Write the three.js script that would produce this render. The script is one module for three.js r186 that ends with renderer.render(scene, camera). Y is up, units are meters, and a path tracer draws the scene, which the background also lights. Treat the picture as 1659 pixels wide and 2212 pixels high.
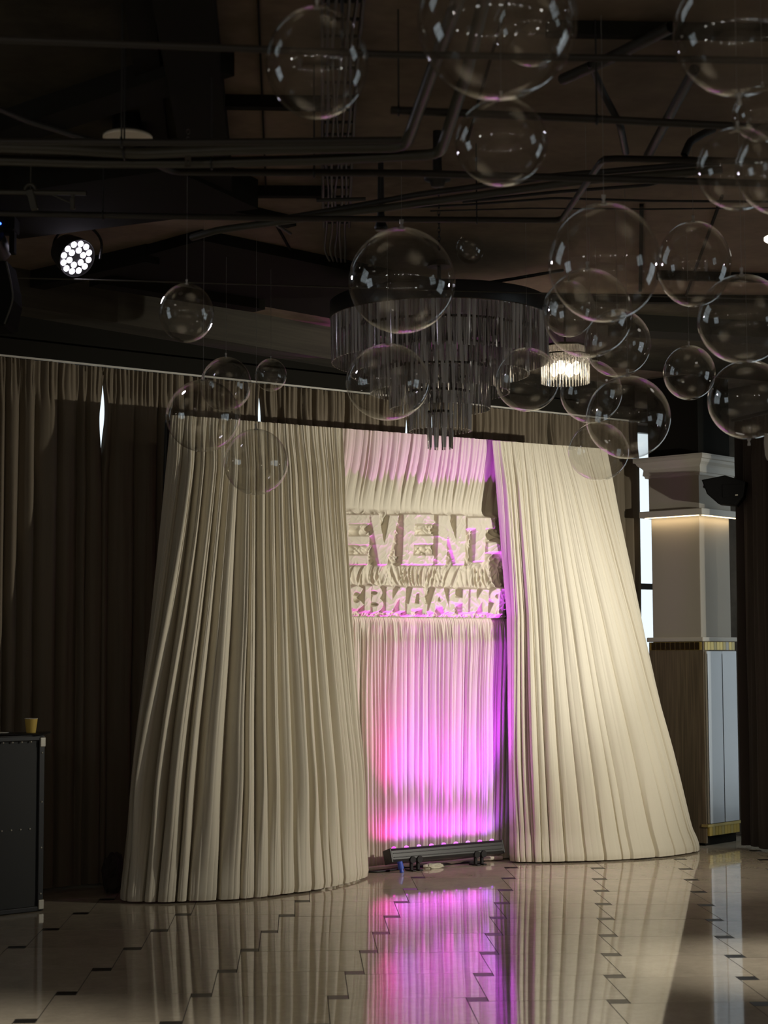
import * as THREE from 'three';
import { RoundedBoxGeometry } from 'three/addons/geometries/RoundedBoxGeometry.js';
import { mergeGeometries } from 'three/addons/utils/BufferGeometryUtils.js';
import { ImprovedNoise } from 'three/addons/math/ImprovedNoise.js';
import { RectAreaLightUniformsLib } from 'three/addons/lights/RectAreaLightUniformsLib.js';

// ---------------------------------------------------------------- camera, sky, exposure
const W = 1659, H = 2212, F = 3840, EYE = 1.469, PITCH = 0.08166, ROLL = -0.00409;
const scene = new THREE.Scene();
const camera = new THREE.PerspectiveCamera(2 * Math.atan(H / 2 / F) * 180 / Math.PI, W / H, 0.05, 80);
camera.rotation.set(PITCH, 0, ROLL, 'XYZ');
camera.position.set(0, EYE, 0);
camera.focus = 12.2;
camera.userData.fStop = 4.2;
camera.updateMatrixWorld(true);
const renderer = new THREE.WebGLRenderer({ antialias: true });
renderer.toneMapping = THREE.LinearToneMapping;
renderer.toneMappingExposure = 1.0;
renderer.shadowMap.enabled = true;
RectAreaLightUniformsLib.init();
scene.background = new THREE.Color().setRGB(0.88, 0.97, 1.0);
scene.backgroundIntensity = 1.25;

const KEY = 46, KEY_CORE = 27, BAR = 6, BAR_WIDE = 0.16, PAR = 4, COVE = 9, CRYSTAL = 0.18, ROOMLAMP = 0.5, DOWN = 27;

// ---------------------------------------------------------------- helpers
let seedState = 7;
function rnd() { seedState = (seedState + 0x6d2b79f5) | 0; let t = Math.imul(seedState ^ (seedState >>> 15), 1 | seedState); t = (t + Math.imul(t ^ (t >>> 7), 61 | t)) ^ t; return ((t ^ (t >>> 14)) >>> 0) / 4294967296; }
const rr = (a, b) => a + (b - a) * rnd();
const noise = new ImprovedNoise();
const V = (x, y, z) => new THREE.Vector3(x, y, z);
const lerp = (a, b, t) => a + (b - a) * t;
const sstep = (a, b, x) => { const t = Math.min(1, Math.max(0, (x - a) / (b - a))); return t * t * (3 - 2 * t); };
// a measured direction from the photographer's eye, and the real point where it meets a height, a depth or an upright plane
const EYEP = V(0, EYE, 0);
function sight(px, py) { return V((px - W / 2) / F, -(py - H / 2) / F, -1).applyQuaternion(camera.quaternion); }
function atY(px, py, y) { const d = sight(px, py); return EYEP.clone().addScaledVector(d, (y - EYE) / d.y); }
function atD(px, py, depth) { const d = sight(px, py); return EYEP.clone().addScaledVector(d, depth / -d.z); }

const taken = {};
function numbered(name) { const k = taken[name] = (taken[name] ?? -1) + 1; return k ? name + '_' + String(k).padStart(3, '0') : name; }
function tag(o, label, category, group, kind) {
  if (label) o.userData.label = label;
  if (category) o.userData.category = category;
  if (group) o.userData.group = group;
  if (kind) o.userData.kind = kind;
  return o;
}
function thing(name, label, category, pos = V(0, 0, 0), turn = 0, group) {
  const o = new THREE.Group(); o.name = numbered(name); o.position.copy(pos); o.rotation.y = turn; scene.add(o);
  return tag(o, label, category, group);
}
function part(name, geo, mat, parent, pos, rot) {
  const m = new THREE.Mesh(geo, mat); m.name = name; m.castShadow = m.receiveShadow = true;
  if (pos) m.position.copy(pos);
  if (rot) m.rotation.set(rot.x ?? 0, rot.y ?? 0, rot.z ?? 0);
  parent.add(m); return m;
}
function struct(name, geo, mat, pos, rot) { const m = part(name, geo, mat, scene, pos, rot); m.name = numbered(name); m.userData.kind = 'structure'; return m; }
function solo(name, geo, mat, label, category, group) { const m = part(name, geo, mat, scene); m.name = numbered(name); return tag(m, label, category, group); }
const box = (w, h, d, r = 0) => r ? new RoundedBoxGeometry(w, h, d, 2, r) : new THREE.BoxGeometry(w, h, d);
function moved(g, x, y, z, ry = 0, rx = 0, rz = 0) { const m = new THREE.Matrix4().makeRotationFromEuler(new THREE.Euler(rx, ry, rz, 'YXZ')); m.setPosition(x, y, z); return g.applyMatrix4(m); }
function plain(g) { const k = g.index ? g.toNonIndexed() : g; for (const n of Object.keys(k.attributes)) if (!['position', 'normal', 'uv'].includes(n)) k.deleteAttribute(n); return k; }
const merge = (list) => mergeGeometries(list.map(plain));
function rod(a, b, r, seg = 10) {
  const d = b.clone().sub(a), g = new THREE.CylinderGeometry(r, r, d.length(), seg);
  g.applyQuaternion(new THREE.Quaternion().setFromUnitVectors(V(0, 1, 0), d.normalize()));
  return g.translate((a.x + b.x) / 2, (a.y + b.y) / 2, (a.z + b.z) / 2);
}
function bend(points, r, seg = 10) {   // straight runs joined by tight elbows
  const path = new THREE.CurvePath();
  let last = points[0].clone();
  for (let i = 1; i < points.length; i++) {
    const p = points[i];
    if (i < points.length - 1) {
      const k = Math.min(r * 3, p.distanceTo(points[i - 1]) * 0.4, p.distanceTo(points[i + 1]) * 0.4);
      const a = p.clone().add(points[i - 1].clone().sub(p).setLength(k)), b = p.clone().add(points[i + 1].clone().sub(p).setLength(k));
      path.add(new THREE.LineCurve3(last, a)); path.add(new THREE.QuadraticBezierCurve3(a, p.clone(), b)); last = b;
    } else path.add(new THREE.LineCurve3(last, p.clone()));
  }
  return new THREE.TubeGeometry(path, 24 * (points.length - 1), r, seg);
}
const flow = (points, r, n = 60, seg = 8) => new THREE.TubeGeometry(new THREE.CatmullRomCurve3(points), n, r, seg);

// ---------------------------------------------------------------- textures and materials
function texture(n, f, srgb) {
  const data = new Uint8Array(n * n * 4);
  for (let y = 0; y < n; y++) for (let x = 0; x < n; x++) { const c = f(x / n, y / n); for (let k = 0; k < 3; k++) data[(y * n + x) * 4 + k] = Math.max(0, Math.min(255, (c[k] ?? c[0]) * 255)); data[(y * n + x) * 4 + 3] = 255; }
  const t = new THREE.DataTexture(data, n, n); t.wrapS = t.wrapT = THREE.RepeatWrapping; t.magFilter = THREE.LinearFilter; t.minFilter = THREE.LinearMipmapLinearFilter; t.generateMipmaps = true;
  if (srgb) t.colorSpace = THREE.SRGBColorSpace; t.needsUpdate = true; return t;
}
const wrapNoise = (u, v, k, z) => {   // tiles with period 1
  const a = noise.noise(u * k, v * k, z), b = noise.noise((u - 1) * k, v * k, z), c = noise.noise(u * k, (v - 1) * k, z), d = noise.noise((u - 1) * k, (v - 1) * k, z);
  return lerp(lerp(a, b, u), lerp(c, d, u), v);
};
const stoneTex = texture(512, (u, v) => {
  const a = wrapNoise(u, v, 5, 1.3), b = wrapNoise(u, v, 23, 4.7), c = wrapNoise(u, v, 70, 8.1), k = 0.9 + a * 0.09 + b * 0.06 + c * 0.05;
  return [k, k * 0.985, k * 0.96];
}, true);
const plasterTex = texture(512, (u, v) => { const k = 0.82 + wrapNoise(u, v, 4, 2.2) * 0.22 + wrapNoise(u, v, 17, 5.1) * 0.12 + wrapNoise(u, v, 60, 3.1) * 0.06; return [k, k * 0.98, k * 0.95]; }, true);
const weaveTex = texture(256, (u, v) => { const k = 0.5 + 0.22 * Math.sin(u * Math.PI * 2 * 40) * Math.sin(v * Math.PI * 2 * 40) + wrapNoise(u, v, 60, 1.1) * 0.3; return [k]; });
const woodTex = texture(512, (u, v) => { const k = 0.75 + 0.2 * wrapNoise(u, v * 0.12, 40, 3.3) + 0.12 * wrapNoise(u, v * 0.3, 9, 7.3); return [k, k * 0.94, k * 0.86]; }, true);
const rep = (t, x, y) => { const c = t.clone(); c.repeat.set(x, y); c.needsUpdate = true; return c; };

const rgb = (r, g, b) => new THREE.Color().setRGB(r, g, b);
const std = (name, color, roughness, more = {}) => { const m = new THREE.MeshStandardMaterial({ color, roughness, ...more }); m.name = name; return m; };
const phys = (name, color, roughness, more = {}) => { const m = new THREE.MeshPhysicalMaterial({ color, roughness, ...more }); m.name = name; return m; };
const M = {
  cloth: phys('cream cloth', rgb(0.7, 0.645, 0.52), 0.72, { side: THREE.DoubleSide, sheen: 0.25, sheenColor: rgb(0.8, 0.75, 0.62), sheenRoughness: 0.5, bumpMap: rep(weaveTex, 30, 30), bumpScale: 0.0006 }),
  brownCloth: phys('taupe curtain', rgb(0.19, 0.155, 0.108), 0.85, { side: THREE.DoubleSide, sheen: 0.2, sheenColor: rgb(0.35, 0.28, 0.2), bumpMap: rep(weaveTex, 20, 20), bumpScale: 0.0006 }),
  darkCloth: phys('dark brown curtain', rgb(0.045, 0.034, 0.029), 0.85, { side: THREE.DoubleSide, sheen: 0.25, sheenColor: rgb(0.25, 0.2, 0.17), bumpMap: rep(weaveTex, 20, 20), bumpScale: 0.0006 }),
  tiles: [0.98, 1.0, 1.03].map((k) => phys('polished cream tile', rgb(0.66 * k, 0.595 * k, 0.48 * k), 0.05, { map: stoneTex, ior: 1.65, specularIntensity: 1 })),
  inset: phys('dark inset tile', rgb(0.02, 0.018, 0.016), 0.32, { ior: 1.35, specularIntensity: 0.5 }),
  grout: std('grout', rgb(0.035, 0.03, 0.025), 1),
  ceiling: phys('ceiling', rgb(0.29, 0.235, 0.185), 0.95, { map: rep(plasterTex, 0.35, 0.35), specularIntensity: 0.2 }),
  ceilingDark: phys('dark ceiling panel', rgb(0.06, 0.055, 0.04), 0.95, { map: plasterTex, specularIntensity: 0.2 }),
  beam: phys('black painted beam', rgb(0.016, 0.015, 0.012), 0.9, { specularIntensity: 0.15 }),
  bulkhead: std('grey bulkhead', rgb(0.075, 0.07, 0.055), 0.9, { map: plasterTex }),
  wall: std('dark wall', rgb(0.2, 0.17, 0.14), 0.9, { map: plasterTex }),
  wallFar: std('beige wall', rgb(0.45, 0.42, 0.37), 0.9, { map: plasterTex }),
  pipe: std('black pipe', rgb(0.03, 0.027, 0.022), 0.55),
  duct: std('dark flexible duct', rgb(0.05, 0.047, 0.034), 0.5),
  blackMetal: std('black metal', rgb(0.014, 0.014, 0.014), 0.45),
  blackSatin: std('black satin plastic', rgb(0.011, 0.0105, 0.01), 0.42),
  frameGrey: std('window frame grey', rgb(0.12, 0.13, 0.14), 0.5),
  pane: phys('window glass', rgb(0.96, 0.98, 1), 0.0, { transmission: 1, thickness: 0, ior: 1.5 }),
  plaster: std('pillar paint', rgb(0.42, 0.385, 0.325), 0.85),
  moulding: std('cream moulding', rgb(0.52, 0.49, 0.43), 0.6),
  veneer: std('taupe wood veneer', rgb(0.3, 0.265, 0.205), 0.6, { map: rep(woodTex, 1, 1) }),
  mirror: phys('silver glass strip', rgb(0.55, 0.59, 0.63), 0.2, { metalness: 0.0, ior: 1.7 }),
  gold: std('gold mosaic', rgb(0.62, 0.46, 0.12), 0.35, { metalness: 0.35 }),
  goldB: std('yellow mosaic', rgb(0.5, 0.4, 0.14), 0.4, { metalness: 0.2 }),
  brownGlass: std('brown mosaic', rgb(0.035, 0.022, 0.01), 0.2),
  bubble: phys('clear balloon film', rgb(0.95, 0.95, 0.94), 0.0, { transmission: 1, thickness: 0, ior: 2.0, side: THREE.DoubleSide }),
  neck: phys('gathered balloon neck', rgb(0.8, 0.8, 0.78), 0.25, { transmission: 0.55, thickness: 0 }),
  string: phys('nylon string', rgb(0.5, 0.5, 0.48), 0.4, { transmission: 0.5, thickness: 0 }),
  crystal: phys('smoky crystal', rgb(0.95, 0.95, 0.95), 0.05, { transmission: 0.95, thickness: 0.02, ior: 1.6 }),
  crystalBright: std('mirroring crystal', rgb(0.78, 0.78, 0.79), 0.12, { metalness: 0.3 }),
  chrome: std('dark chrome', rgb(0.1, 0.09, 0.075), 0.3, { metalness: 0.9 }),
  brass: std('dull brass', rgb(0.35, 0.27, 0.15), 0.35, { metalness: 0.9 }),
  white: std('off white', rgb(0.62, 0.6, 0.54), 0.6),
  lampDisc: std('opal disc', rgb(0.75, 0.68, 0.55), 0.5),
  steel: std('zinc plate', rgb(0.6, 0.57, 0.48), 0.4, { metalness: 0.3 }),
  matteBlack: phys('matte black', rgb(0.008, 0.008, 0.008), 0.95, { specularIntensity: 0.2 }),
  casePanel: std('black laminate', rgb(0.016, 0.017, 0.016), 0.6),
  cup: std('yellow paper cup', rgb(0.72, 0.5, 0.1), 0.6),
  cupIn: std('white paper', rgb(0.7, 0.66, 0.55), 0.7),
  blue: std('blue plastic plug', rgb(0.06, 0.12, 0.6), 0.4),
  cable: std('black cable', rgb(0.012, 0.012, 0.012), 0.5),
};
const glow = (name, color, k) => { const m = new THREE.MeshStandardMaterial({ color: 0x000000, emissive: color, emissiveIntensity: k, roughness: 0.5 }); m.name = name; return m; };

// ---------------------------------------------------------------- lights of the room that stand out of the frame
function spotLight(parent, pos, target, color, intensity, angle, penumbra, soft = 1) {
  const l = new THREE.SpotLight(color, intensity, 0, angle, penumbra, 2); l.position.copy(pos); l.target.position.copy(target); l.castShadow = true; l.shadow.radius = soft; l.shadow.mapSize.set(2048, 2048);
  parent.add(l); parent.add(l.target); return l;
}
const KEY_AT = V(4.55, 2.1, -10.15), KEY_TO = V(0.72, 1.8, -12.8);

// ---------------------------------------------------------------- the building
const CEIL = 3.72;
const slab = (w, h, d) => new THREE.BoxGeometry(w, h, d);
const floor = struct('floor', slab(15, 0.2, 23), M.grout, V(0.3, -0.1012, -5.5));
{
  const a = 0.5967, b = 0.09, yaw = 0.0488, ox = 0.57507, oz = -9.60228, gap = 0.0038, th = 0.02;
  const c = Math.cos(yaw), s = Math.sin(yaw), big = box(a - gap, th, a - gap), small = box(b - gap, th, b - gap);
  const uvs = big.attributes.uv; for (let i = 0; i < uvs.count; i++) uvs.setXY(i, uvs.getX(i) * 0.6, uvs.getY(i) * 0.6);
  const rest = [], restSmall = [], near = [];
  const put = (X, Z) => V(c * X + s * Z + ox, -th / 2, -s * X + c * Z + oz);
  for (let i = -14; i <= 14; i++) for (let j = -14; j <= 28; j++) {
    const X = i * a - j * b, Z = j * a + i * b;
    near.push([put(X + b / 2 + a / 2, Z + b / 2 - a / 2), true], [put(X, Z), false]);
  }
  const seen = (p) => { const d = -p.z; return d > 6.6 && d < 15 && Math.abs(p.x) < 0.235 * d + 0.3; };
  const inside = (p) => p.x > -6 && p.x < 6.5 && p.z < 5 && p.z > -15.2;
  let n = 0;
  for (const [p, isBig] of near) {
    if (!inside(p)) continue;
    if (seen(p) && n < 296) {
      n++;
      const m = part(isBig ? 'tile' : 'inset_tile', isBig ? big : small, isBig ? M.tiles[Math.floor(rnd() * 3)] : M.inset, floor, p.clone().sub(floor.position));
      m.rotation.set(rr(-1, 1) * 0.0007, yaw, rr(-1, 1) * 0.0012, 'YXZ');
      m.position.y += isBig ? rr(-0.0003, 0) : -0.0004;
    } else (isBig ? rest : restSmall).push(moved((isBig ? big : small).clone(), p.x - floor.position.x, p.y - floor.position.y, p.z - floor.position.z, yaw));
  }
  tag(part('outer_tiles', merge(rest), M.tiles[1], floor), null, null, null, 'stuff');
  tag(part('outer_insets', merge(restSmall), M.inset, floor), null, null, null, 'stuff');
}

// walls: an extruded outline with openings, standing on a line from a to b (its room side is on the left of a->b when seen from above)
function wallOn(name, a, b, holes, mat, thick = 0.3) {
  const d = b.clone().sub(a), L = d.length(), sh = new THREE.Shape();
  sh.moveTo(0, 0); sh.lineTo(L, 0); sh.lineTo(L, CEIL); sh.lineTo(0, CEIL); sh.closePath();
  for (const [x, y, w, h] of holes) { const p = new THREE.Path(); p.moveTo(x, y); p.lineTo(x, y + h); p.lineTo(x + w, y + h); p.lineTo(x + w, y); p.closePath(); sh.holes.push(p); }
  const g = new THREE.ExtrudeGeometry(sh, { depth: thick, bevelEnabled: false }); g.translate(0, 0, -thick);
  return struct(name, g, mat, a.clone(), { y: Math.atan2(-d.z, d.x) });
}
function windowIn(n, a, b, [x, y, w, h], bars, uprights) {
  const d = b.clone().sub(a).normalize(), o = new THREE.Group(); o.name = 'window_' + n; o.userData.kind = 'structure'; scene.add(o);
  o.position.copy(a).addScaledVector(d, x + w / 2); o.position.y = y; o.rotation.y = Math.atan2(-d.z, d.x);
  const t = 0.06, z = -0.16;
  part('window_frame', merge([moved(box(w, t, t), 0, t / 2, z), moved(box(w, t, t), 0, h - t / 2, z), moved(box(t, h, t), -w / 2 + t / 2, h / 2, z), moved(box(t, h, t), w / 2 - t / 2, h / 2, z)]), M.frameGrey, o);
  for (const k of bars) part('glazing_bar', box(w - t, 0.05, 0.05), M.frameGrey, o, V(0, k, z));
  for (const k of uprights) part('mullion', box(0.05, h - t, 0.05), M.frameGrey, o, V(k, h / 2, z));
  part('pane', box(w - t, h - t, 0.008), M.pane, o, V(0, h / 2, z));
}
const A = V(2.61, 0, -15.33), B = V(6.5, 0, -9.84), C = V(6.5, 0, 5), D = V(-6, 0, 5), E = V(-6, 0, -8.98);
{
  const mid = V(0, 0, -5), out = [A, B, C, D, E].map((v) => v.clone().add(v.clone().sub(mid).setLength(0.2)));
  const g = new THREE.ExtrudeGeometry(new THREE.Shape(out.map((v) => new THREE.Vector2(v.x, -v.z))), { depth: 0.2, bevelEnabled: false }); g.rotateX(-Math.PI / 2);
  struct('ceiling', g, M.ceiling, V(0, CEIL, 0));
}
const wallDir = V(0.805, 0, -0.593), wallN = V(0.593, 0, 0.805);          // curtain wall: along, and into the room
const curtain0 = V(-2.448, 0, -11.23);                                    // a point of the curtain line
const alongWall = (px) => { const d = sight(px, 1420), k = curtain0.clone().dot(wallN) / (d.x * wallN.x + d.z * wallN.z); return V(d.x * k, 0, d.z * k).sub(curtain0).dot(wallDir); };
const SLIT_PX = [222, 565, 887, 1192], SLITS = SLIT_PX.map(alongWall);
const backDir = A.clone().sub(E).normalize();
const backAt = (px) => { const d = sight(px, 1300), n = V(-backDir.z, 0, backDir.x); if (n.z < 0) n.negate(); const k = E.dot(n) / (d.x * n.x + d.z * n.z); return V(d.x * k, 0, d.z * k).sub(E).dot(backDir); };
const backWindows = SLIT_PX.map((px) => [backAt(px) - 0.5, 0.8, 1.0, 2.78]);
backWindows.push([backAt(1400) - 0.3, 0.25, 0.66, 3.2]);
wallOn('wall_back', E, A, backWindows, M.wall);
backWindows.forEach((w, i) => windowIn(i + 1, E, A, w, i === 4 ? [atD(1400, 1265, 15.05).y - w[1], atD(1400, 1420, 15.05).y - w[1]] : [1.3], []));
const rightWin = [0.88, 0.15, 1.3, 3.2];
wallOn('wall_right', A, B, [rightWin], M.wall);
windowIn(8, A, B, rightWin, [1.6], []);
const sideWin = [0.7, 0.9, 2.2, 2.3];
wallOn('wall_side', B, C, [sideWin], M.wallFar);
windowIn(7, B, C, sideWin, [1.1], [0]);
wallOn('wall_front', C, D, [], M.wallFar);
const leftWin = [D.z + 4.9, 1.3, 1.8, 1.8];
wallOn('wall_left', D, E, [leftWin], M.wallFar);
windowIn(6, D, E, leftWin, [1.1], [0]);

// ---------------------------------------------------------------- ceiling beams and bulkhead (dark bays between the brown panels)
function beamBetween(name, p, q, w, top, bottom, mat) {
  const d = q.clone().sub(p), L = Math.hypot(d.x, d.z);
  return struct(name, box(L, top - bottom, w), mat, V((p.x + q.x) / 2, (top + bottom) / 2, (p.z + q.z) / 2), { y: Math.atan2(-d.z, d.x) });
}
{
  const P = (x, y, Y = CEIL) => { const p = atY(x, y, Y); p.y = 0; return p; };
  // bulkhead in front of the curtains: its lit face runs from high on the left to the chandelier
  const b0 = P(300, 705, 3.5), b1 = P(722, 777, 3.5), dir = b1.clone().sub(b0).normalize(), n = V(-dir.z, 0, dir.x); if (n.z > 0) n.negate();
  const s0 = b0.clone().addScaledVector(dir, -4.2).addScaledVector(n, 0.12), s1 = b1.clone().addScaledVector(dir, 0.95).addScaledVector(n, 0.12);
  beamBetween('bulkhead', s0, s1, 0.24, CEIL, 3.5, M.bulkhead);
  // wide black beam crossing behind the pipes
  const c0 = P(435, 508), c1 = P(715, 555), e0 = P(380, 597), e1 = P(730, 670);
  const m0 = c0.clone().add(e0).multiplyScalar(0.5), m1 = c1.clone().add(e1).multiplyScalar(0.5), md = m1.clone().sub(m0).normalize();
  beamBetween('ceiling_beam', m0.clone().addScaledVector(md, -0.35), m1.clone().addScaledVector(md, 0.9), 1.12, CEIL, 3.66, M.beam);
  // beam running away from the camera at the edge of the dark bay
  beamBetween('ceiling_beam', P(388, -120), P(462, 415), 0.2, CEIL, 3.6, M.beam);
  beamBetween('ceiling_beam', P(296, -60), P(340, 300), 0.1, CEIL, 3.66, M.beam);
  beamBetween('ceiling_beam', P(-60, 275), P(470, 95), 0.17, CEIL, 3.62, M.beam);
  beamBetween('ceiling_beam', P(-60, 420), P(470, 345), 0.75, CEIL, 3.58, M.beam);
  beamBetween('ceiling_beam', P(205, 572), P(560, 630), 0.12, CEIL, 3.6, M.beam);
  beamBetween('ceiling_beam', P(-20, 610), P(330, 530), 0.1, CEIL, 3.62, M.beam);
  // darker panels of the left bay
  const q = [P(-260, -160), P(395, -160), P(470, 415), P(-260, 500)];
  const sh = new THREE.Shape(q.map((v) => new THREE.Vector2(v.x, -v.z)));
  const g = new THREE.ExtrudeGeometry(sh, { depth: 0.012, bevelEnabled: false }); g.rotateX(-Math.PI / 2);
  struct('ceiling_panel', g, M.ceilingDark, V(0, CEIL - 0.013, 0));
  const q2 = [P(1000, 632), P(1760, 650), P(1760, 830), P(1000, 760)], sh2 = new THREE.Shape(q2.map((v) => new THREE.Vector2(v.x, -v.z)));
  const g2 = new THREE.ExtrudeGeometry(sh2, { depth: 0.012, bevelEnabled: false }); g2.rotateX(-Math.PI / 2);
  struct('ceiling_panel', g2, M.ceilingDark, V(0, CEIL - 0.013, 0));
  beamBetween('ceiling_beam', P(1330, 680), P(1760, 705), 0.25, CEIL, 3.6, M.beam);
  // cover strips between the brown boards
  for (const [x0, y0, x1, y1, w] of [[556, -40, 575, 420, 0.008], [1386, 440, 1383, 625, 0.02], [1100, -20, 1010, 300, 0.008], [1560, 420, 1480, 640, 0.012], [590, 470, 640, 560, 0.01]])
    beamBetween('ceiling_strip', P(x0, y0), P(x1, y1), w, CEIL, CEIL - 0.015, M.beam);
  for (const [x0, y0, x1, y1, w] of [[455, 207, 715, 211, 0.05], [470, 403, 720, 404, 0.05], [1180, 48, 1700, 56, 0.05], [760, 633, 1700, 640, 0.06], [1420, 585, 1700, 593, 0.04]])
    beamBetween('ceiling_strip', P(x0, y0), P(x1, y1), w, CEIL, CEIL - 0.05, M.beam);
  beamBetween('ceiling_strip', P(440, 425), P(630, 470), 0.07, CEIL, CEIL - 0.05, M.beam);
}

// ---------------------------------------------------------------- pleated cloth
function pleatList(n, spread = 0.5) { const w = []; let t = 0; for (let i = 0; i < n; i++) { const k = 1 + rr(-spread, spread); w.push(k); t += k; } const out = []; let at = 0; for (const k of w) { out.push({ a: at / t, b: (at + k) / t, h: rr(0.45, 1.15), skew: rr(-0.28, 0.28), w: k }); at += k; } return out; }
function pleatAt(list, u) { let lo = 0, hi = list.length - 1; while (lo < hi) { const m = (lo + hi) >> 1; if (list[m].b < u) lo = m + 1; else hi = m; } return list[lo]; }
// top(u), bottom(u): points; out(u): unit normal; height(u, v): how far the cloth stands out
function clothGrid(nu, nv, point) {
  const pos = new Float32Array((nu + 1) * (nv + 1) * 3), uv = new Float32Array((nu + 1) * (nv + 1) * 2), idx = [];
  for (let j = 0, k = 0; j <= nv; j++) for (let i = 0; i <= nu; i++, k++) {
    const p = point(i / nu, j / nv); pos[k * 3] = p.x; pos[k * 3 + 1] = p.y; pos[k * 3 + 2] = p.z; uv[k * 2] = i / nu; uv[k * 2 + 1] = 1 - j / nv;
    if (i < nu && j < nv) { const a = k, b = k + 1, c = k + nu + 1, d = c + 1; idx.push(a, c, b, b, c, d); }
  }
  const g = new THREE.BufferGeometry(); g.setAttribute('position', new THREE.BufferAttribute(pos, 3)); g.setAttribute('uv', new THREE.BufferAttribute(uv, 2)); g.setIndex(idx); g.computeVertexNormals(); return g;
}
function profile(p, q, power = 0.7) {   // one pleat: round back, sharp valley
  const s = Math.max(0, Math.min(1, q)), k = s < 0.5 + p.skew ? s / (0.5 + p.skew) * 0.5 : 0.5 + (s - 0.5 - p.skew) / (0.5 - p.skew) * 0.5;
  return Math.pow(Math.max(0, Math.sin(Math.PI * k)), power) * p.h;
}
function spline(points) { return new THREE.CatmullRomCurve3(points, false, 'centripetal'); }

// ---------------------------------------------------------------- the cream backdrop
const TOP = 3.02, bd0 = V(-1.36, 0, -11.294), bd1 = V(1.67, 0, -13.251);
const bdT = bd1.clone().sub(bd0).normalize(), bdN = V(-bdT.z, 0, bdT.x);
const plane = (s, y, off = 0) => bd0.clone().addScaledVector(bdT, s).addScaledVector(bdN, off).setY(y);
function toPlane(px, py, off) { const d = sight(px, py), k = (bd0.dot(bdN) + off) / (d.x * bdN.x + d.z * bdN.z), p = EYEP.clone().addScaledVector(d, k); return [p.clone().sub(bd0).setY(0).dot(bdT), p.y]; }
const backdrop = thing('fabric_backdrop', 'tall cream pleated fabric photo backdrop with flared side drapes and raised letters', 'backdrop');
function edgeLine(list) {   // measured outline of a drape: [x, y, how far before the backdrop's plane], read back by height
  const pts = list.map(([x, y, off]) => { const [s, h] = toPlane(x, y, off); return plane(s, h, off); });
  return (y) => { for (let i = 1; i < pts.length; i++) if (y >= pts[i].y || i === pts.length - 1) { const t = (y - pts[i - 1].y) / (pts[i].y - pts[i - 1].y); return pts[i - 1].clone().lerp(pts[i], t); } };
}
function sideDrape(name, topS, bottomPx, pleats, grow, amp, { edges: [e0, e1], power, fineK }) {
  const t0 = plane(topS[0], TOP), t1 = plane(topS[1], TOP), bottom = spline(bottomPx.map(([x, y]) => atY(x, y, 0.012)));
  const fine = pleatList(Math.round(pleats.length * 3.1), 0.6), L0 = edgeLine(e0), L1 = edgeLine(e1), b0 = bottom.getPoint(0), b1 = bottom.getPoint(1);
  return part(name, clothGrid(1100, 150, (u, v) => {
    const wob = 0.004 * noise.noise(u * 9, v * 3, 2.2), uu = Math.min(0.99999, Math.max(0, u + wob * Math.sin(Math.PI * v)));
    const p = pleatAt(pleats, uu), q = (uu - p.a) / (p.b - p.a), f = pleatAt(fine, uu), fq = (uu - f.a) / (f.b - f.a);
    const bu = bottom.getPoint(u), bt = bottom.getTangent(u), nb = V(-bt.z, 0, bt.x); if (nb.z < 0) nb.negate();
    const nrm = bdN.clone().lerp(nb, sstep(0, 0.8, v)).normalize();
    const y = lerp(TOP, 0.012, v), base = t0.clone().lerp(t1, u).lerp(bu, v), fade = 1 - sstep(0.93, 1, v);
    base.addScaledVector(L0(y).sub(t0.clone().lerp(b0, v)), Math.pow(1 - u, 3) * fade).addScaledVector(L1(y).sub(t1.clone().lerp(b1, v)), Math.pow(u, 3) * fade); base.y = y;
    const hem = sstep(1.0, 0.74, v), tight = sstep(0, 0.12, v), local = amp(u) * (0.25 + 0.75 * sstep(0, 0.07, u));
    // towards the hem each pleat opens into a flat tent with a narrow slit beside it
    const open = 1 - hem, tent = Math.min(1, q * (1 - q) * 4 * (1 + 2.2 * open)) * 0.95 * p.h;
    let h = local * grow(v) * lerp(profile(p, q, power), tent, open * 0.8) * (0.35 + 0.65 * tight) * (0.55 + 0.45 * hem);
    h += local * fineK * profile(f, fq, 0.8) * (1 - 0.75 * sstep(0.1, 0.9, v));
    h += 0.006 * noise.noise(u * 40, v * 5, 7.7) * hem;
    h -= sstep(0.988, 1, v) * 0.01;
    const side = local * 0.3 * grow(v) * Math.cos(Math.PI * q) * -0.3 * hem;
    return base.addScaledVector(nrm, h).addScaledVector(bdT, side);
  }), M.cloth, backdrop);
}
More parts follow.
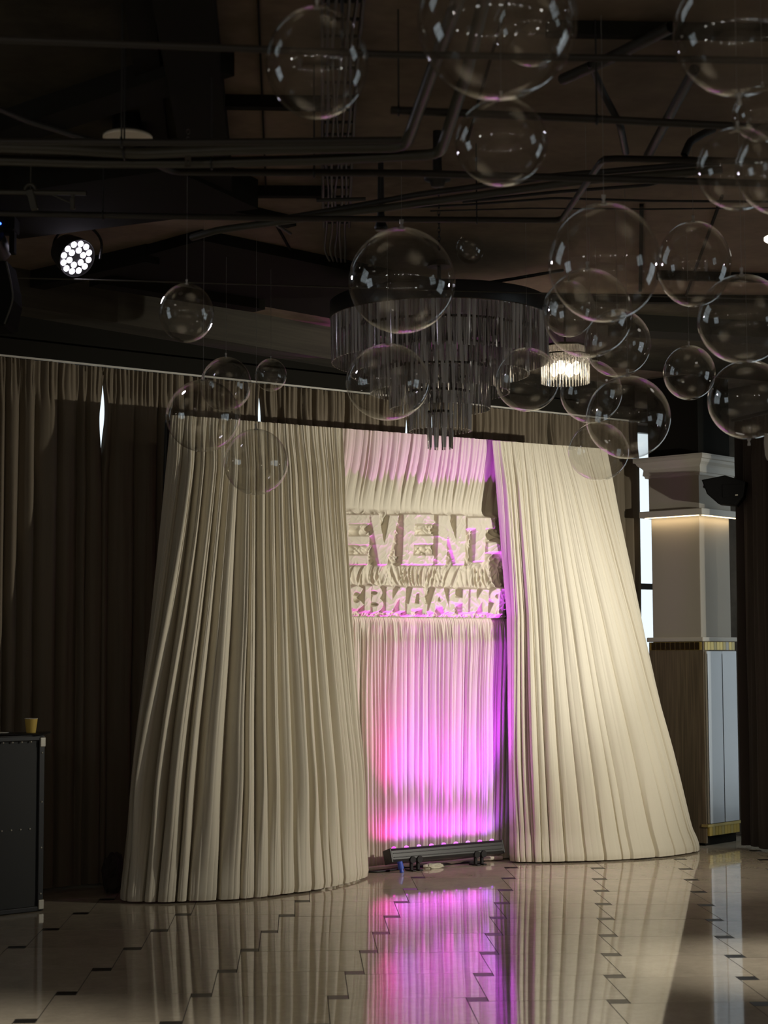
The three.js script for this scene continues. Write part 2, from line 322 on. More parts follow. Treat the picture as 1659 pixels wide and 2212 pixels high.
{
  const left = pleatList(25, 0.4); left.forEach((p) => { p.h = 0.7 + 0.42 * p.h; });
  const warp = (x) => x * (1.6 - 0.6 * x); left.forEach((p) => { p.a = warp(p.a); p.b = warp(p.b); });   // wide folds at the left, tight ones at the right
  sideDrape('left_drape', [0, 1.325], [[260, 1941], [320, 1943.5], [400, 1943], [520, 1938], [600, 1930], [700, 1915], [758, 1902], [783, 1893]], left, (v) => lerp(0.5, 1.2, v), (u) => lerp(0.16, 0.065, sstep(0, 1, u)), {
    edges: [[[370, 897, 0], [350, 1100, 0.0], [325, 1350, 0.0], [300, 1550, 0.02], [278, 1780, 0.03], [260, 1941, 0.03]], [[738, 929, 0], [738, 1100, 0.0], [745, 1330, 0.0], [756, 1560, 0.0], [774, 1780, 0], [783, 1893, 0]]], power: 0.95, fineK: 0.1 });
  const right = pleatList(21, 0.7);
  const warpR = (x) => x * (0.55 + 0.45 * x); right.forEach((p, i) => { p.a = warpR(p.a); p.b = warpR(p.b); if (i > 6) p.h *= 0.8; });
  sideDrape('right_drape', [2.56, 3.606], [[1101, 1859.5], [1150, 1861], [1200, 1860.5], [1300, 1858], [1400, 1852], [1480, 1843], [1500, 1838.5], [1509, 1833]], right, (v) => lerp(0.5, 1.1, v), (u) => lerp(0.1, 0.075, sstep(0, 0.5, u)), {
    edges: [[[1063, 951, -0.02], [1079, 1150, -0.1], [1095, 1330, -0.16], [1099, 1600, -0.2], [1101, 1859, -0.24]], [[1310, 969, 0], [1332, 1090, 0.01], [1375, 1300, 0.02], [1410, 1470, 0.03], [1450, 1640, 0.04], [1491, 1790, 0.05], [1509, 1833, 0.06]]], power: 0.42, fineK: 0.05 });
}
// middle: letters pushed out under the stretched cloth, then a gathered skirt
const setBack = (y) => lerp(0.33, 0.268, Math.min(1, y / 1.75)) - 0.045 * sstep(1.75, 2.4, y) - 0.155 * sstep(2.42, TOP + 0.12, y);
{
  const L = [];     // strokes as polygons, measured on the photograph and laid on the cloth
  const poly = (...p) => L.push(p.map(([x, y]) => toPlane(x, y, -0.2)));
  const bar = (x0, y0, x1, y1) => poly([x0, y0], [x1, y0], [x1, y1], [x0, y1]);
  const stroke = (x0, y0, x1, y1, w) => { const dx = x1 - x0, dy = y1 - y0, l = Math.hypot(dx, dy), nx = -dy / l * w / 2, ny = dx / l * w / 2; poly([x0 + nx, y0 + ny], [x1 + nx, y1 + ny], [x1 - nx, y1 - ny], [x0 - nx, y0 - ny]); };
  // E V E N T -
  bar(722, 1114, 744, 1219); bar(735, 1114, 789, 1132); bar(735, 1160, 790, 1177); bar(735, 1201, 788, 1219);
  poly([791, 1114], [810, 1114], [830, 1219], [813, 1219]); poly([833, 1115], [853, 1115], [830, 1219], [815, 1219]);
  bar(863, 1113, 886, 1219); bar(880, 1113, 928, 1132); bar(880, 1159, 928, 1176); bar(880, 1201, 930, 1219);
  bar(938, 1115, 957, 1219); bar(977, 1115, 997, 1219); poly([943, 1115], [958, 1115], [995, 1219], [979, 1219]);
  bar(1001, 1120, 1058, 1142); bar(1019, 1135, 1040, 1212);
  bar(1046, 1173, 1077, 1193);
  // second row: С В И Д А Н И Я
  const ring = (cx, cy, rx, ry, a0, a1, w) => { for (let k = 0; k < 7; k++) { const a = lerp(a0, a1, k / 7), b = lerp(a0, a1, (k + 1.25) / 7); stroke(cx + rx * Math.cos(a), cy - ry * Math.sin(a), cx + rx * Math.cos(b), cy - ry * Math.sin(b), w); } };
  ring(768, 1291, 15, 20, 0.75, 2 * Math.PI - 0.75, 12);
  bar(786, 1267, 799, 1319); ring(803, 1281, 16, 11, -1.5, 1.6, 11); ring(804, 1306, 18, 11, -1.6, 1.6, 11);
  bar(832, 1268, 845, 1320); bar(861, 1269, 874, 1320); stroke(842, 1314, 864, 1275, 12);
  stroke(886, 1312, 893, 1274, 12); stroke(910, 1312, 909, 1274, 12); bar(888, 1270, 915, 1281); bar(877, 1305, 920, 1316); bar(877, 1305, 887, 1328); bar(911, 1305, 921, 1328);
  stroke(930, 1322, 944, 1272, 13); stroke(964, 1322, 949, 1272, 13); bar(936, 1300, 958, 1310);
  bar(968, 1272, 981, 1323); bar(997, 1273, 1010, 1323); bar(975, 1292, 1003, 1303);
  bar(1014, 1273, 1027, 1322); bar(1040, 1274, 1053, 1323); stroke(1023, 1317, 1044, 1279, 12);
  ring(1071, 1288, 11, 11, 1.4, 4.9, 10); bar(1071, 1272, 1084, 1326); stroke(1071, 1299, 1062, 1326, 11); bar(1066, 1272, 1080, 1282);
  const boxes = L.map((p) => [Math.min(...p.map((q) => q[0])), Math.max(...p.map((q) => q[0])), Math.min(...p.map((q) => q[1])), Math.max(...p.map((q) => q[1]))]);
  const signed = (s, y) => {   // distance outside the nearest stroke, negative inside
    let best = 1;
    L.forEach((p, k) => {
      const b = boxes[k]; if (s < b[0] - 0.09 || s > b[1] + 0.09 || y < b[2] - 0.09 || y > b[3] + 0.09) return;
      let d = 1e9, inside = false;
      for (let i = 0, j = p.length - 1; i < p.length; j = i++) {
        const [x1, y1] = p[j], [x2, y2] = p[i], ex = x2 - x1, ey = y2 - y1, t = Math.max(0, Math.min(1, ((s - x1) * ex + (y - y1) * ey) / (ex * ex + ey * ey)));
        d = Math.min(d, Math.hypot(s - x1 - ex * t, y - y1 - ey * t));
        if ((y1 > y) !== (y2 > y) && s < (x2 - x1) * (y - y1) / (y2 - y1) + x1) inside = !inside;
      }
      best = Math.min(best, inside ? -d : d);
    });
    return best;
  };
  const yTop = TOP + 0.012, ySeam = toPlane(900, 1336, -0.25)[1], rowTop = toPlane(900, 1112, -0.2)[1], row1 = toPlane(900, 1222, -0.2)[1], row2 = toPlane(900, 1268, -0.2)[1], row2b = toPlane(900, 1324, -0.2)[1];
  const s0 = 1.22, s1 = 2.83;
  const pl = pleatList(30, 0.6), pl2 = pleatList(44, 0.6);
  const ridge = (a, b, c) => 1 - Math.min(1, Math.abs(noise.noise(a, b, c)) * 2.6);
  part('lettering_panel', clothGrid(560, 470, (u, v) => {
    const s = lerp(s0, s1, u), y = lerp(yTop, ySeam, v), d = signed(s, y);
    const onLetter = 1 - sstep(-0.002, 0.017, d), near = 1 - sstep(0.0, 0.085, d);
    let h = 0.074 * onLetter + 0.022 * near * near * (1 - onLetter);
    const inRow = Math.max(sstep(rowTop + 0.06, rowTop - 0.02, y) * sstep(row1 - 0.02, row1 + 0.03, y), sstep(row2 + 0.03, row2 - 0.02, y) * sstep(row2b - 0.04, row2b, y));
    const wx = s + 0.04 * noise.noise(s * 6, y * 6, 1.1), wy = y + 0.04 * noise.noise(s * 6, y * 6, 8.8);
    const c1 = ridge(wx * 9 + wy * 4, wy * 8 - wx * 3, 3.3), c2 = ridge(wx * 19 - wy * 9, wy * 15, 6.1), c3 = ridge(wx * 13 + wy * 13, wy * 7, 1.7), crumple = 0.022 * c1 * c1 + 0.014 * c2 * c2 + 0.014 * c3 * c3;
    // straight gathers: fine at the very top, spreading towards the letters, and fanning between the two rows
    const uw = Math.min(0.9999, Math.max(0, u + 0.012 * noise.noise(s * 4, y * 2.2, 5.5)));
    const p = pleatAt(pl, uw), q = (uw - p.a) / (p.b - p.a), p2 = pleatAt(pl2, uw), q2 = (uw - p2.a) / (p2.b - p2.a);
    const upper = sstep(rowTop - 0.04, rowTop + 0.3, y), between = (1 - inRow) * sstep(row1 + 0.05, row1 - 0.05, y) * sstep(row2 - 0.05, row2 + 0.05, y);
    const under = sstep(row2b + 0.01, row2b - 0.02, y);
    h += upper * (0.03 * profile(p, q) * (0.5 + 0.5 * sstep(yTop, yTop - 0.3, y)) + 0.008 * profile(p2, q2));
    const lean = 0.35 * Math.sin(s * 7 + 1.3) * (y - 2.06);
    const fan = ridge((s + lean) * 27 + 0.8 * noise.noise(s * 5, y * 3, 0.4), y * 1.6, 4.2), fan2 = ridge((s - lean) * 31, y * 3.1, 9.4);
    h += between * (0.024 * fan * fan + 0.012 * fan2 * fan2) + under * (0.016 * ridge(s * 40, y * 6, 2.7) + 0.008 * Math.abs(Math.sin(s * 150 + 5 * noise.noise(s * 9, y * 4, 2))));
    h += (1 - upper) * (1 - between) * crumple * sstep(rowTop + 0.03, rowTop - 0.01, y) * lerp(y < row2 + 0.05 ? 0.6 : 0.95, 0.13, onLetter);
    h *= sstep(ySeam - 0.001, ySeam + 0.02, y);
    h += Math.max(0, setBack(y) - 0.165) * sstep(2.62, 2.78, s) * sstep(1.72, 2.25, y);
    return plane(s, y, h - setBack(y));
  }), M.cloth, backdrop);
  // gathered skirt below the seam: hangs straight and spreads a little at the hem
  const pk = pleatList(46, 0.6), pk2 = pleatList(120, 0.5);
  part('gathered_skirt', clothGrid(800, 120, (u, v) => {
    const sT = lerp(s0, s1 + 0.09, u), sB = lerp(1.3, 2.9, u), s = lerp(sT, sB, Math.pow(v, 1.4)), y = lerp(ySeam + 0.004, 0.01, v);
    const uw = Math.min(0.9999, Math.max(0, u + 0.006 * noise.noise(u * 14, v * 2.5, 3.5)));
    const p = pleatAt(pk, uw), q = (uw - p.a) / (p.b - p.a), p2 = pleatAt(pk2, uw), q2 = (uw - p2.a) / (p2.b - p2.a);
    let h = 0.036 * profile(p, q) * sstep(0, 0.1, v) * (1 - 0.45 * sstep(0.9, 1, v)) + 0.012 * profile(p2, q2) * (1 - sstep(0, 0.35, v)) * sstep(-0.02, 0.03, v);
    h += 0.012 * sstep(0, 0.015, v) * (1 - sstep(0.02, 0.08, v));
    return plane(s, y, h - setBack(y) + 0.004);
  }), M.cloth, backdrop);
  // folded hem lying on the floor at both ends of the skirt
  part('hem', flow([[1.36, 0.018], [1.6, 0.016], [1.9, 0.02], [2.3, 0.017], [2.62, 0.022], [2.8, 0.018]].map(([s, y], i) => plane(s, y, -0.285 + 0.012 * (i % 2))), 0.014, 120, 10), M.cloth, backdrop);
  // the pipe frame that carries the cloth
  part('frame', merge([rod(plane(0.02, TOP - 0.03, -0.12), plane(3.58, TOP - 0.03, -0.12), 0.016), rod(plane(0.03, 0.01, -0.3), plane(0.03, TOP - 0.03, -0.12), 0.016), rod(plane(3.57, 0.01, -0.3), plane(3.57, TOP - 0.03, -0.12), 0.016), moved(box(0.5, 0.01, 0.5), plane(0.1, 0, -0.5).x, 0.006, plane(0.1, 0, -0.5).z), moved(box(0.5, 0.01, 0.5), plane(3.5, 0, -0.5).x, 0.006, plane(3.5, 0, -0.5).z)]), M.blackMetal, backdrop);
}

// ---------------------------------------------------------------- brown curtains along the window wall
function wallCurtain(a, b, mat, topY, count, opt) {
  const pleats = pleatList(count, 0.7), fine = pleatList(count * 4, 0.7), [dir, nrm] = opt.axes, L = b - a;
  return clothGrid(Math.round(Math.min(620, count * 20)), 90, (u, v) => {
    const y = lerp(topY, 0.02, v), uw = Math.min(0.9999, Math.max(0, u + 0.004 * noise.noise(u * 30, v * 4, a + 3)));
    const p = pleatAt(pleats, uw), q = (uw - p.a) / (p.b - p.a), f = pleatAt(fine, uw), fq = (uw - f.a) / (f.b - f.a), head = 1 - sstep(0.035, 0.1, v);
    let h = 0.085 * profile(p, q) * lerp(1, 0.5, head) + 0.034 * profile(f, fq) * lerp(0.1, 1, head) + 0.012 * noise.noise(u * 30, v * 3, 9.1);
    let s = lerp(a, b, u) + (opt.wide ? (Math.pow(u, 9) * (opt.openRight ? 1 : 0) - Math.pow(1 - u, 9) * (opt.openLeft ? 1 : 0)) * 0.014 * sstep(opt.gap[1], opt.gap[1] + 0.05, v) : 0) + 0.012 * noise.noise(u * 22, v * 6, 4.4) * Math.sin(Math.PI * Math.min(1, v * 12)) * head;
    const lens = opt.gap ? Math.pow(Math.max(0, Math.sin(Math.PI * sstep(0, 1, (v - opt.gap[0]) / (opt.gap[1] - opt.gap[0])))), 0.8) : 0;
    s += lens * (opt.wide ?? 0) * (Math.pow(u, 20) * (opt.openRight ? -1 : 0.0) + Math.pow(1 - u, 20) * (opt.openLeft ? 1 : 0));
    const flare = opt.flare ? opt.flare * v : 0;
    return opt.at.clone().addScaledVector(dir, s + flare * u).addScaledVector(nrm, h - 0.05).setY(y);
  });
}
const CURTAIN_TOP = 3.395;
{
  const edges = [alongWall(-330), ...SLITS, alongWall(1391)];
  const labels = ['taupe pleated curtain at far left behind the black flight case', 'taupe curtain behind left half of the left cream drape', 'taupe curtain section behind the raised lettering, left of the chandelier tip', 'taupe curtain section between the chandelier tip and the slit above right drape', 'taupe curtain end hanging beside the bright window and the pillar'];
  const gaps = [[0.01, 0.19], [0.01, 0.17], [0.0, 0.16], [0.0, 0.16]];
  for (let k = 0; k < 5; k++) {
    const a = edges[k] - (k ? 0.002 : 0), b = edges[k + 1] + (k < 4 ? 0.002 : 0), o = thing('curtain', labels[k], 'curtain', V(0, 0, 0), 0, 'taupe curtains along the window wall');
    part('drape', wallCurtain(a, b, M.brownCloth, CURTAIN_TOP, Math.max(7, Math.round((b - a) * 8.5)), { at: curtain0, axes: [wallDir, wallN], gap: gaps[Math.min(k, 3)], wide: 0.02, openRight: k < 4, openLeft: k > 0 }), M.brownCloth, o);
    const tape = curtain0.clone().addScaledVector(wallDir, (a + b) / 2).addScaledVector(wallN, 0.0);
    part('heading_tape', box(b - a, 0.012, 0.012), M.white, o, tape.setY(CURTAIN_TOP + 0.008), { y: Math.atan2(-wallDir.z, wallDir.x) });
  }
  // cornice board that closes the gap above the curtains
  const mid = curtain0.clone().addScaledVector(wallDir, (edges[0] + edges[5]) / 2).addScaledVector(wallN, -0.14);
  struct('cornice', box(edges[5] - edges[0] + 0.1, 0.1, 0.34), M.beam, mid.setY(CURTAIN_TOP + 0.066), { y: Math.atan2(-wallDir.z, wallDir.x) });
  struct('cornice', box(edges[5] - edges[0] + 0.1, CEIL - CURTAIN_TOP - 0.1, 0.3), M.beam, curtain0.clone().addScaledVector(wallDir, (edges[0] + edges[5]) / 2).addScaledVector(wallN, -0.26).setY((CEIL + CURTAIN_TOP + 0.1) / 2), { y: Math.atan2(-wallDir.z, wallDir.x) });
  // dark curtains right of the pillar
  const p0 = V(2.765, 0, -13.85), dr = V(0.33, 0, 0.944), nr = V(-0.944, 0, 0.33);
  const o = thing('curtain', 'dark brown velvet curtain right of the pillar', 'curtain');
  part('drape', wallCurtain(0, 0.78, M.darkCloth, 3.3, 6, { at: p0, axes: [dr, nr] }), M.darkCloth, o);
  part('curtain_rail', rod(p0.clone().addScaledVector(dr, -0.05).setY(3.32), p0.clone().addScaledVector(dr, 0.82).setY(3.32), 0.015), M.blackMetal, o);
}

// ---------------------------------------------------------------- pillar
{
  const cx = atD(1510, 1115, 14.0), yaw = 42 * Math.PI / 180, w = 0.45;
  const e1 = V(-Math.cos(yaw), 0, -Math.sin(yaw)), e2 = V(Math.sin(yaw) , 0, -Math.cos(yaw));   // along the left face, along the right face, from the near corner
  const ctr = V(cx.x, 0, -14.0).addScaledVector(e1, w / 2).addScaledVector(e2, w / 2);
  const p = new THREE.Group(); p.name = 'pillar'; p.userData.kind = 'structure'; p.position.copy(ctr); scene.add(p);
  p.rotation.y = Math.atan2(-e2.z, e2.x);          // local +x = along the right face, local +z = outwards of the right face
  const yOf = (y) => atD(1511, y, 14.0).y;
  const ledgeB = yOf(1113), ledgeT = yOf(1099), capB = yOf(1027), capT = yOf(984), panelT = yOf(1381), tileB = yOf(1404), baseY = 0.13;
  part('shaft', box(w, CEIL, w, 0.006), M.plaster, p, V(0, CEIL / 2, 0));
  part('upper_block', box(w + 0.02, capB - ledgeT, w + 0.02), M.plaster, p, V(0, (capB + ledgeT) / 2, 0));
  part('ledge', box(w + 0.14, ledgeT - ledgeB, w + 0.14, 0.006), M.moulding, p, V(0, (ledgeT + ledgeB) / 2, 0));
  // capital: stepped cornice swept round the square shaft
  const prof = [[0.01, 0], [0.03, 0.004], [0.035, 0.022], [0.045, 0.026], [0.04, 0.07], [0.05, 0.085], [0.075, 0.105], [0.085, 0.125], [0.1, 0.13], [0.1, capT - capB]];
  const cap = new THREE.LatheGeometry(prof.map(([o, y]) => new THREE.Vector2((w / 2 + o) * Math.SQRT2, y)), 4, Math.PI / 4).toNonIndexed(); cap.computeVertexNormals();
  part('capital', cap, M.moulding, p, V(0, capB, 0));
  part('capital_top', box(w + 0.2, 0.012, w + 0.2), M.moulding, p, V(0, capT + 0.002, 0));
  part('dark_casing', box(w + 0.02, CEIL - capT - 0.02, w + 0.02), M.beam, p, V(0, (CEIL + capT) / 2, 0));
  // cladding on the lower half
  const k = 0.02;
  part('cladding_panel', box(k, panelT - 0.02 - 0.02, w + 0.05), M.veneer, p, V(-w / 2 - k / 2, (panelT) / 2, 0));
  part('cladding_panel', box(w + 0.03, tileB - baseY, k), M.veneer, p, V(0, (tileB + baseY) / 2, w / 2 + k / 2));
  part('cap_rail', box(w + 0.075, 0.035, w + 0.075, 0.008), M.moulding, p, V(0, panelT, 0));
  part('plinth', box(w + 0.01, baseY, w + 0.01), M.beam, p, V(0, baseY / 2, 0));
  const tw = w / 10, th = panelT - 0.02 - tileB;
  for (let i = 0; i < 10; i++) {
    const x = -w / 2 + tw * (i + 0.5);
    part('mosaic_tile', box(0.008, th - 0.004, tw - 0.006, 0.001), M.brownGlass, p, V(-w / 2 - k - 0.004, tileB + th / 2, x));
    part('mosaic_tile', box(tw - 0.004, th, 0.01, 0.001), i === 7 ? M.white : (i % 3 ? M.gold : M.goldB), p, V(x, tileB + th / 2, w / 2 + k + 0.005));
    part('mosaic_tile', box(tw - 0.004, 0.07, 0.02, 0.001), i % 3 === 1 ? M.goldB : M.gold, p, V(x, baseY - 0.02, w / 2 + k + 0.012));
  }
  part('mosaic_grout', box(0.006, th, w + 0.03), M.gold, p, V(-w / 2 - k - 0.001, tileB + th / 2, 0));
  part('base_ledge', box(w + 0.06, 0.02, 0.06), M.goldB, p, V(0, baseY + 0.025, w / 2 + 0.02));
  // bevelled mirror strips on the right face
  const sw = (w - 0.03) / 2, sh = tileB - baseY - 0.05;
  for (const s of [-1, 1]) {
    const shp = new THREE.Shape(); shp.moveTo(-sw / 2, 0); shp.lineTo(sw / 2, 0); shp.lineTo(sw / 2, sh); shp.lineTo(-sw / 2, sh); shp.closePath();
    const g = new THREE.ExtrudeGeometry(shp, { depth: 0.004, bevelEnabled: true, bevelSize: -0.022, bevelThickness: 0.011, bevelSegments: 1, bevelOffset: 0 });
    part('mirror_strip', g, M.mirror, p, V(s * (sw / 2 + 0.006), baseY + 0.04, w / 2 + k + 0.012));
    part('mirror_edge', merge([moved(box(0.006, sh, 0.012), -sw / 2, sh / 2, 0), moved(box(0.006, sh, 0.012), sw / 2, sh / 2, 0)]), M.steel, p, V(s * (sw / 2 + 0.006), baseY + 0.04, w / 2 + k + 0.012));
  }
  // cove light under the ledge
  const strip = glow('warm cove light', rgb(1, 0.78, 0.45), 5);
  for (const [x, z, ry, len] of [[0, w / 2 + 0.045, 0, w + 0.05], [-w / 2 - 0.045, 0, Math.PI / 2, w + 0.05]]) {
    part('light_strip', box(len, 0.006, 0.014), strip, p, V(x, ledgeB - 0.003, z), { y: ry });
    const l = new THREE.RectAreaLight(rgb(1, 0.72, 0.4), COVE, len, 0.02); l.position.set(x, ledgeB - 0.012, z); l.rotation.order = 'YXZ'; l.rotation.set(-Math.PI / 2 + (0.35), ry, 0); if (ry) { l.rotation.set(-Math.PI / 2 - 0.35, ry, 0); }
    p.add(l);
  }
  // black loudspeaker fixed on the right face
  const spk = thing('loudspeaker', 'black loudspeaker mounted high on the pillar under its capital', 'speaker', atD(1570, 1060, 13.72), -0.35);
  const shp = new THREE.Shape([[-0.165, 0.075], [0.0, 0.1], [0.145, 0.05], [0.125, -0.05], [0.07, -0.11], [-0.05, -0.095], [-0.13, -0.02]].map(([x, y]) => new THREE.Vector2(x, y)));
  const g = new THREE.ExtrudeGeometry(shp, { depth: 0.16, bevelEnabled: true, bevelSize: 0.012, bevelThickness: 0.012, bevelSegments: 2 }); g.translate(0, 0, -0.08);
  part('cabinet', g, M.matteBlack, spk);
  part('grille', moved(box(0.15, 0.1, 0.01, 0.004), 0.055, -0.01, 0.092), M.matteBlack, spk);
  part('badge', box(0.02, 0.008, 0.004), M.steel, spk, V(0.09, -0.045, 0.099));
  part('bracket', rod(V(-0.13, 0.04, 0), V(-0.19, 0.05, -0.12), 0.016), M.blackMetal, spk);
}

// ---------------------------------------------------------------- flight case, cup and board at the left
{
  const c0 = atY(91, 1968, 0), yaw = 43 * Math.PI / 180, ht = atD(91, 1588, -c0.z).y, w = 0.8, d = 0.5;
  const e = V(-Math.cos(yaw), 0, Math.sin(yaw));   // along the front to the left
  const bk = V(-Math.sin(yaw), 0, -Math.cos(yaw));
  const o = thing('flight_case', 'black flight case with pale corner plates at the left edge', 'case', c0.clone().addScaledVector(e, w / 2).addScaledVector(bk, d / 2), yaw);
  const fz = d / 2;
  part('body', box(w - 0.02, ht - 0.03, d - 0.02, 0.004), M.casePanel, o, V(0, ht / 2, 0));
  for (const s of [-1, 1]) { part('edge_rail', box(0.04, ht - 0.004, 0.03, 0.006), M.blackMetal, o, V(s * (w / 2 - 0.014), ht / 2, fz - 0.012)); part('edge_rail', box(0.03, ht - 0.004, 0.03, 0.006), M.blackMetal, o, V(s * (w / 2 - 0.014), ht / 2, -fz + 0.014)); }
  for (const y of [0.017, ht - 0.017]) part('edge_rail', box(w - 0.01, 0.03, 0.03, 0.006), M.blackMetal, o, V(0, y, fz - 0.012));
  part('lid', box(w, 0.012, d, 0.003), M.blackSatin, o, V(0, ht - 0.004, 0));
  for (const [s, y] of [[-1, ht - 0.04], [1, ht - 0.04], [-1, 0.04], [1, 0.04]]) part('corner_plate', box(0.035, 0.055, 0.012, 0.004), M.steel, o, V(s * (w / 2 - 0.012), y, fz + 0.005));
  const rv = new THREE.SphereGeometry(0.0055, 10, 8);
  for (let k = 0; k < 12; k++) { part('rivet', rv, M.steel, o, V(w / 2 - 0.09 - k * 0.062, ht - 0.036, fz + 0.003)); part('rivet', rv, M.steel, o, V(w / 2 - 0.085 - k * 0.062, ht * 0.47, fz - 0.008)); }
  for (const y of [0.1, 0.36, 0.62, 0.9]) part('rivet', rv, M.steel, o, V(w / 2 - 0.014, y * ht, fz + 0.004));
  const top = ht + 0.003;
  const bd = solo('black_board', moved(box(0.62, 0.008, 0.3, 0.003), 0, 0, 0), M.blackSatin, 'thin black board lying across the flight case top, overhanging its right edge', 'board');
  const bc = atD(-10, 1583, 10.62); bd.position.set(bc.x, top + 0.004, bc.z); bd.rotation.y = 0.06;
  const cp = atD(67, 1580, 10.6), cup = thing('paper_cup', 'yellow paper cup standing on the black flight case', 'cup', V(cp.x, top + 0.009, cp.z));
  const ch = 0.086;
  part('sleeve', new THREE.LatheGeometry([[0.0, 0.0], [0.026, 0.0], [0.0275, 0.002], [0.038, ch - 0.004], [0.0365, ch - 0.004], [0.0262, 0.006], [0, 0.006]].map(([x, y]) => new THREE.Vector2(x, y)), 40), M.cup, cup);
  part('rim', new THREE.TorusGeometry(0.0378, 0.0018, 8, 40).rotateX(Math.PI / 2), M.cupIn, cup, V(0, ch - 0.003, 0));
  const pp = atD(-6, 1584, 10.6);
  const paper = solo('paper_sheet', box(0.09, 0.004, 0.12, 0.001), M.white, 'white paper sheet at the left end of the flight case top', 'paper'); paper.position.set(pp.x, top + 0.011, pp.z); paper.rotation.y = 0.7;
  // crumpled dark cloth on the floor behind the drape's foot
  const bp = atY(243, 1936, 0), bag = new THREE.IcosahedronGeometry(1, 5), q = bag.attributes.position;
  for (let i = 0; i < q.count; i++) { const v = V(q.getX(i), q.getY(i), q.getZ(i)); const r = 1 + 0.3 * noise.noise(v.x * 2.2, v.y * 2.2, v.z * 2.2) + 0.12 * noise.noise(v.x * 6, v.y * 6, v.z * 6); q.setXYZ(i, v.x * r * 0.07, Math.max(-0.118, v.y * r * 0.13), v.z * r * 0.09); }
  bag.computeVertexNormals();
  const bo = solo('cloth_bag', bag, M.darkCloth, 'small crumpled dark bag on the floor beside the left drape hem', 'bag'); bo.position.set(bp.x - 0.02, 0.12, bp.z - 0.16);
}

// ---------------------------------------------------------------- LED wash bar at the foot of the backdrop
{
  const f0 = atY(890, 1879, 0), f1 = atY(1026, 1867, 0), mid = f0.clone().add(f1).multiplyScalar(0.5), dir = f1.clone().sub(f0).normalize();
  const yaw = Math.atan2(-dir.z, dir.x), len = 0.98;
  const o = thing('led_wash_bar', 'long black LED wash bar glowing magenta at the foot of the backdrop', 'stage light', mid.clone().addScaledVector(bdN, 0.022), yaw);
  const cy = 0.105;
  const body = new THREE.Group(); body.name = 'light_head'; body.position.set(0, cy, -0.005); body.rotation.x = -0.32; o.add(body);
  const sh = new THREE.Shape([[-0.034, -0.048], [0.034, -0.048], [0.043, -0.03], [0.043, 0.03], [0.036, 0.046], [-0.036, 0.046], [-0.043, 0.03], [-0.043, -0.03]].map(([x, y]) => new THREE.Vector2(x, y)));
  const g = new THREE.ExtrudeGeometry(sh, { depth: len, bevelEnabled: false }); g.rotateY(Math.PI / 2); g.translate(-len / 2, 0, 0);
  part('housing', g, M.blackSatin, body);
  for (const k of [-0.016, 0.012]) part('cooling_rib', box(len - 0.03, 0.006, 0.006, 0.002), M.blackMetal, body, V(0, k, 0.045));
  for (const s of [-1, 1]) part('end_cap', box(0.014, 0.098, 0.09, 0.004), M.blackMetal, body, V(s * (len / 2), 0, 0));
  part('lens_tray', box(len - 0.03, 0.004, 0.06), M.blackMetal, body, V(0, 0.048, 0));
  const cols = [[1, 0.02, 0.6], [0.72, 0.05, 1], [0.45, 0.08, 1], [0.8, 0.05, 1], [0.6, 0.04, 1], [0.85, 0.05, 1], [0.5, 0.08, 1], [0.75, 0.04, 1], [0.4, 0.06, 1]];
  cols.forEach((c, i) => {
    const x = lerp(-len / 2 + 0.06, len / 2 - 0.06, i / 8);
    part('led_lens', new THREE.SphereGeometry(0.017, 16, 10, 0, Math.PI * 2, 0, Math.PI / 2), glow('magenta led ' + i, rgb(...c), 6), body, V(x, 0.05, 0));
    spotLight(body, V(x, 0.075, 0), V(x, 0.075 + Math.cos(0.31), Math.sin(0.31)), rgb(...c), BAR, 0.32, 1, 0.8);
    spotLight(body, V(x, 0.075, 0), V(x, 1.075, -0.05), rgb(...c), BAR_WIDE, 1.25, 0.7, 0.8);
  });
  spotLight(body, V(0.43, 0.075, 0), V(0.43 + 0.085, 1.075, 0.345), rgb(0.62, 0.03, 1), BAR * 2.4, 0.2, 1, 0.8);
  for (const x of [-0.29, 0.27]) {
    for (const s of [-1, 1]) part('bracket_foot', merge([moved(box(0.022, 0.1, 0.02, 0.004), x + s * 0.028, 0.055, 0.03), moved(box(0.03, 0.01, 0.1, 0.003), x + s * 0.028, 0.005, 0.02), moved(new THREE.CylinderGeometry(0.024, 0.024, 0.016, 20), x + s * 0.03, 0.078, 0.048, 0, Math.PI / 2)]), M.blackMetal, o);
  }
  const at = (x, y, h = 0.008) => atY(x, y, h);
  const cb = thing('power_cable', 'black power cable with a blue plug under the LED bar', 'cable');
  part('cord', flow([at(700, 1868), at(800, 1883), at(850, 1879), at(880, 1872), at(930, 1871), at(985, 1864), at(1040, 1862)], 0.008, 120), M.cable, cb);
  const bp = at(865, 1869, 0.05); part('plug', merge([moved(new THREE.CylinderGeometry(0.018, 0.021, 0.05, 18), 0, 0, 0), moved(new THREE.CylinderGeometry(0.012, 0.016, 0.03, 18), 0, -0.036, 0)]), M.blue, cb, bp, { z: 0.2 });
  const sp = at(936, 1873), scrap = new THREE.IcosahedronGeometry(1, 4), q = scrap.attributes.position;
  for (let i = 0; i < q.count; i++) { const v = V(q.getX(i), q.getY(i), q.getZ(i)), r = 1 + 0.5 * noise.noise(v.x * 2.5, v.y * 2.5, v.z * 2.5); q.setXYZ(i, v.x * r * 0.085, Math.max(-0.013, v.y * r * 0.018), v.z * r * 0.03); }
  scrap.computeVertexNormals();
  const so = solo('fabric_scrap', scrap, M.cloth, 'crumpled pale fabric scrap on the floor under the LED bar', 'fabric scrap'); so.position.set(sp.x, 0.014, sp.z); so.rotation.y = yaw;
}

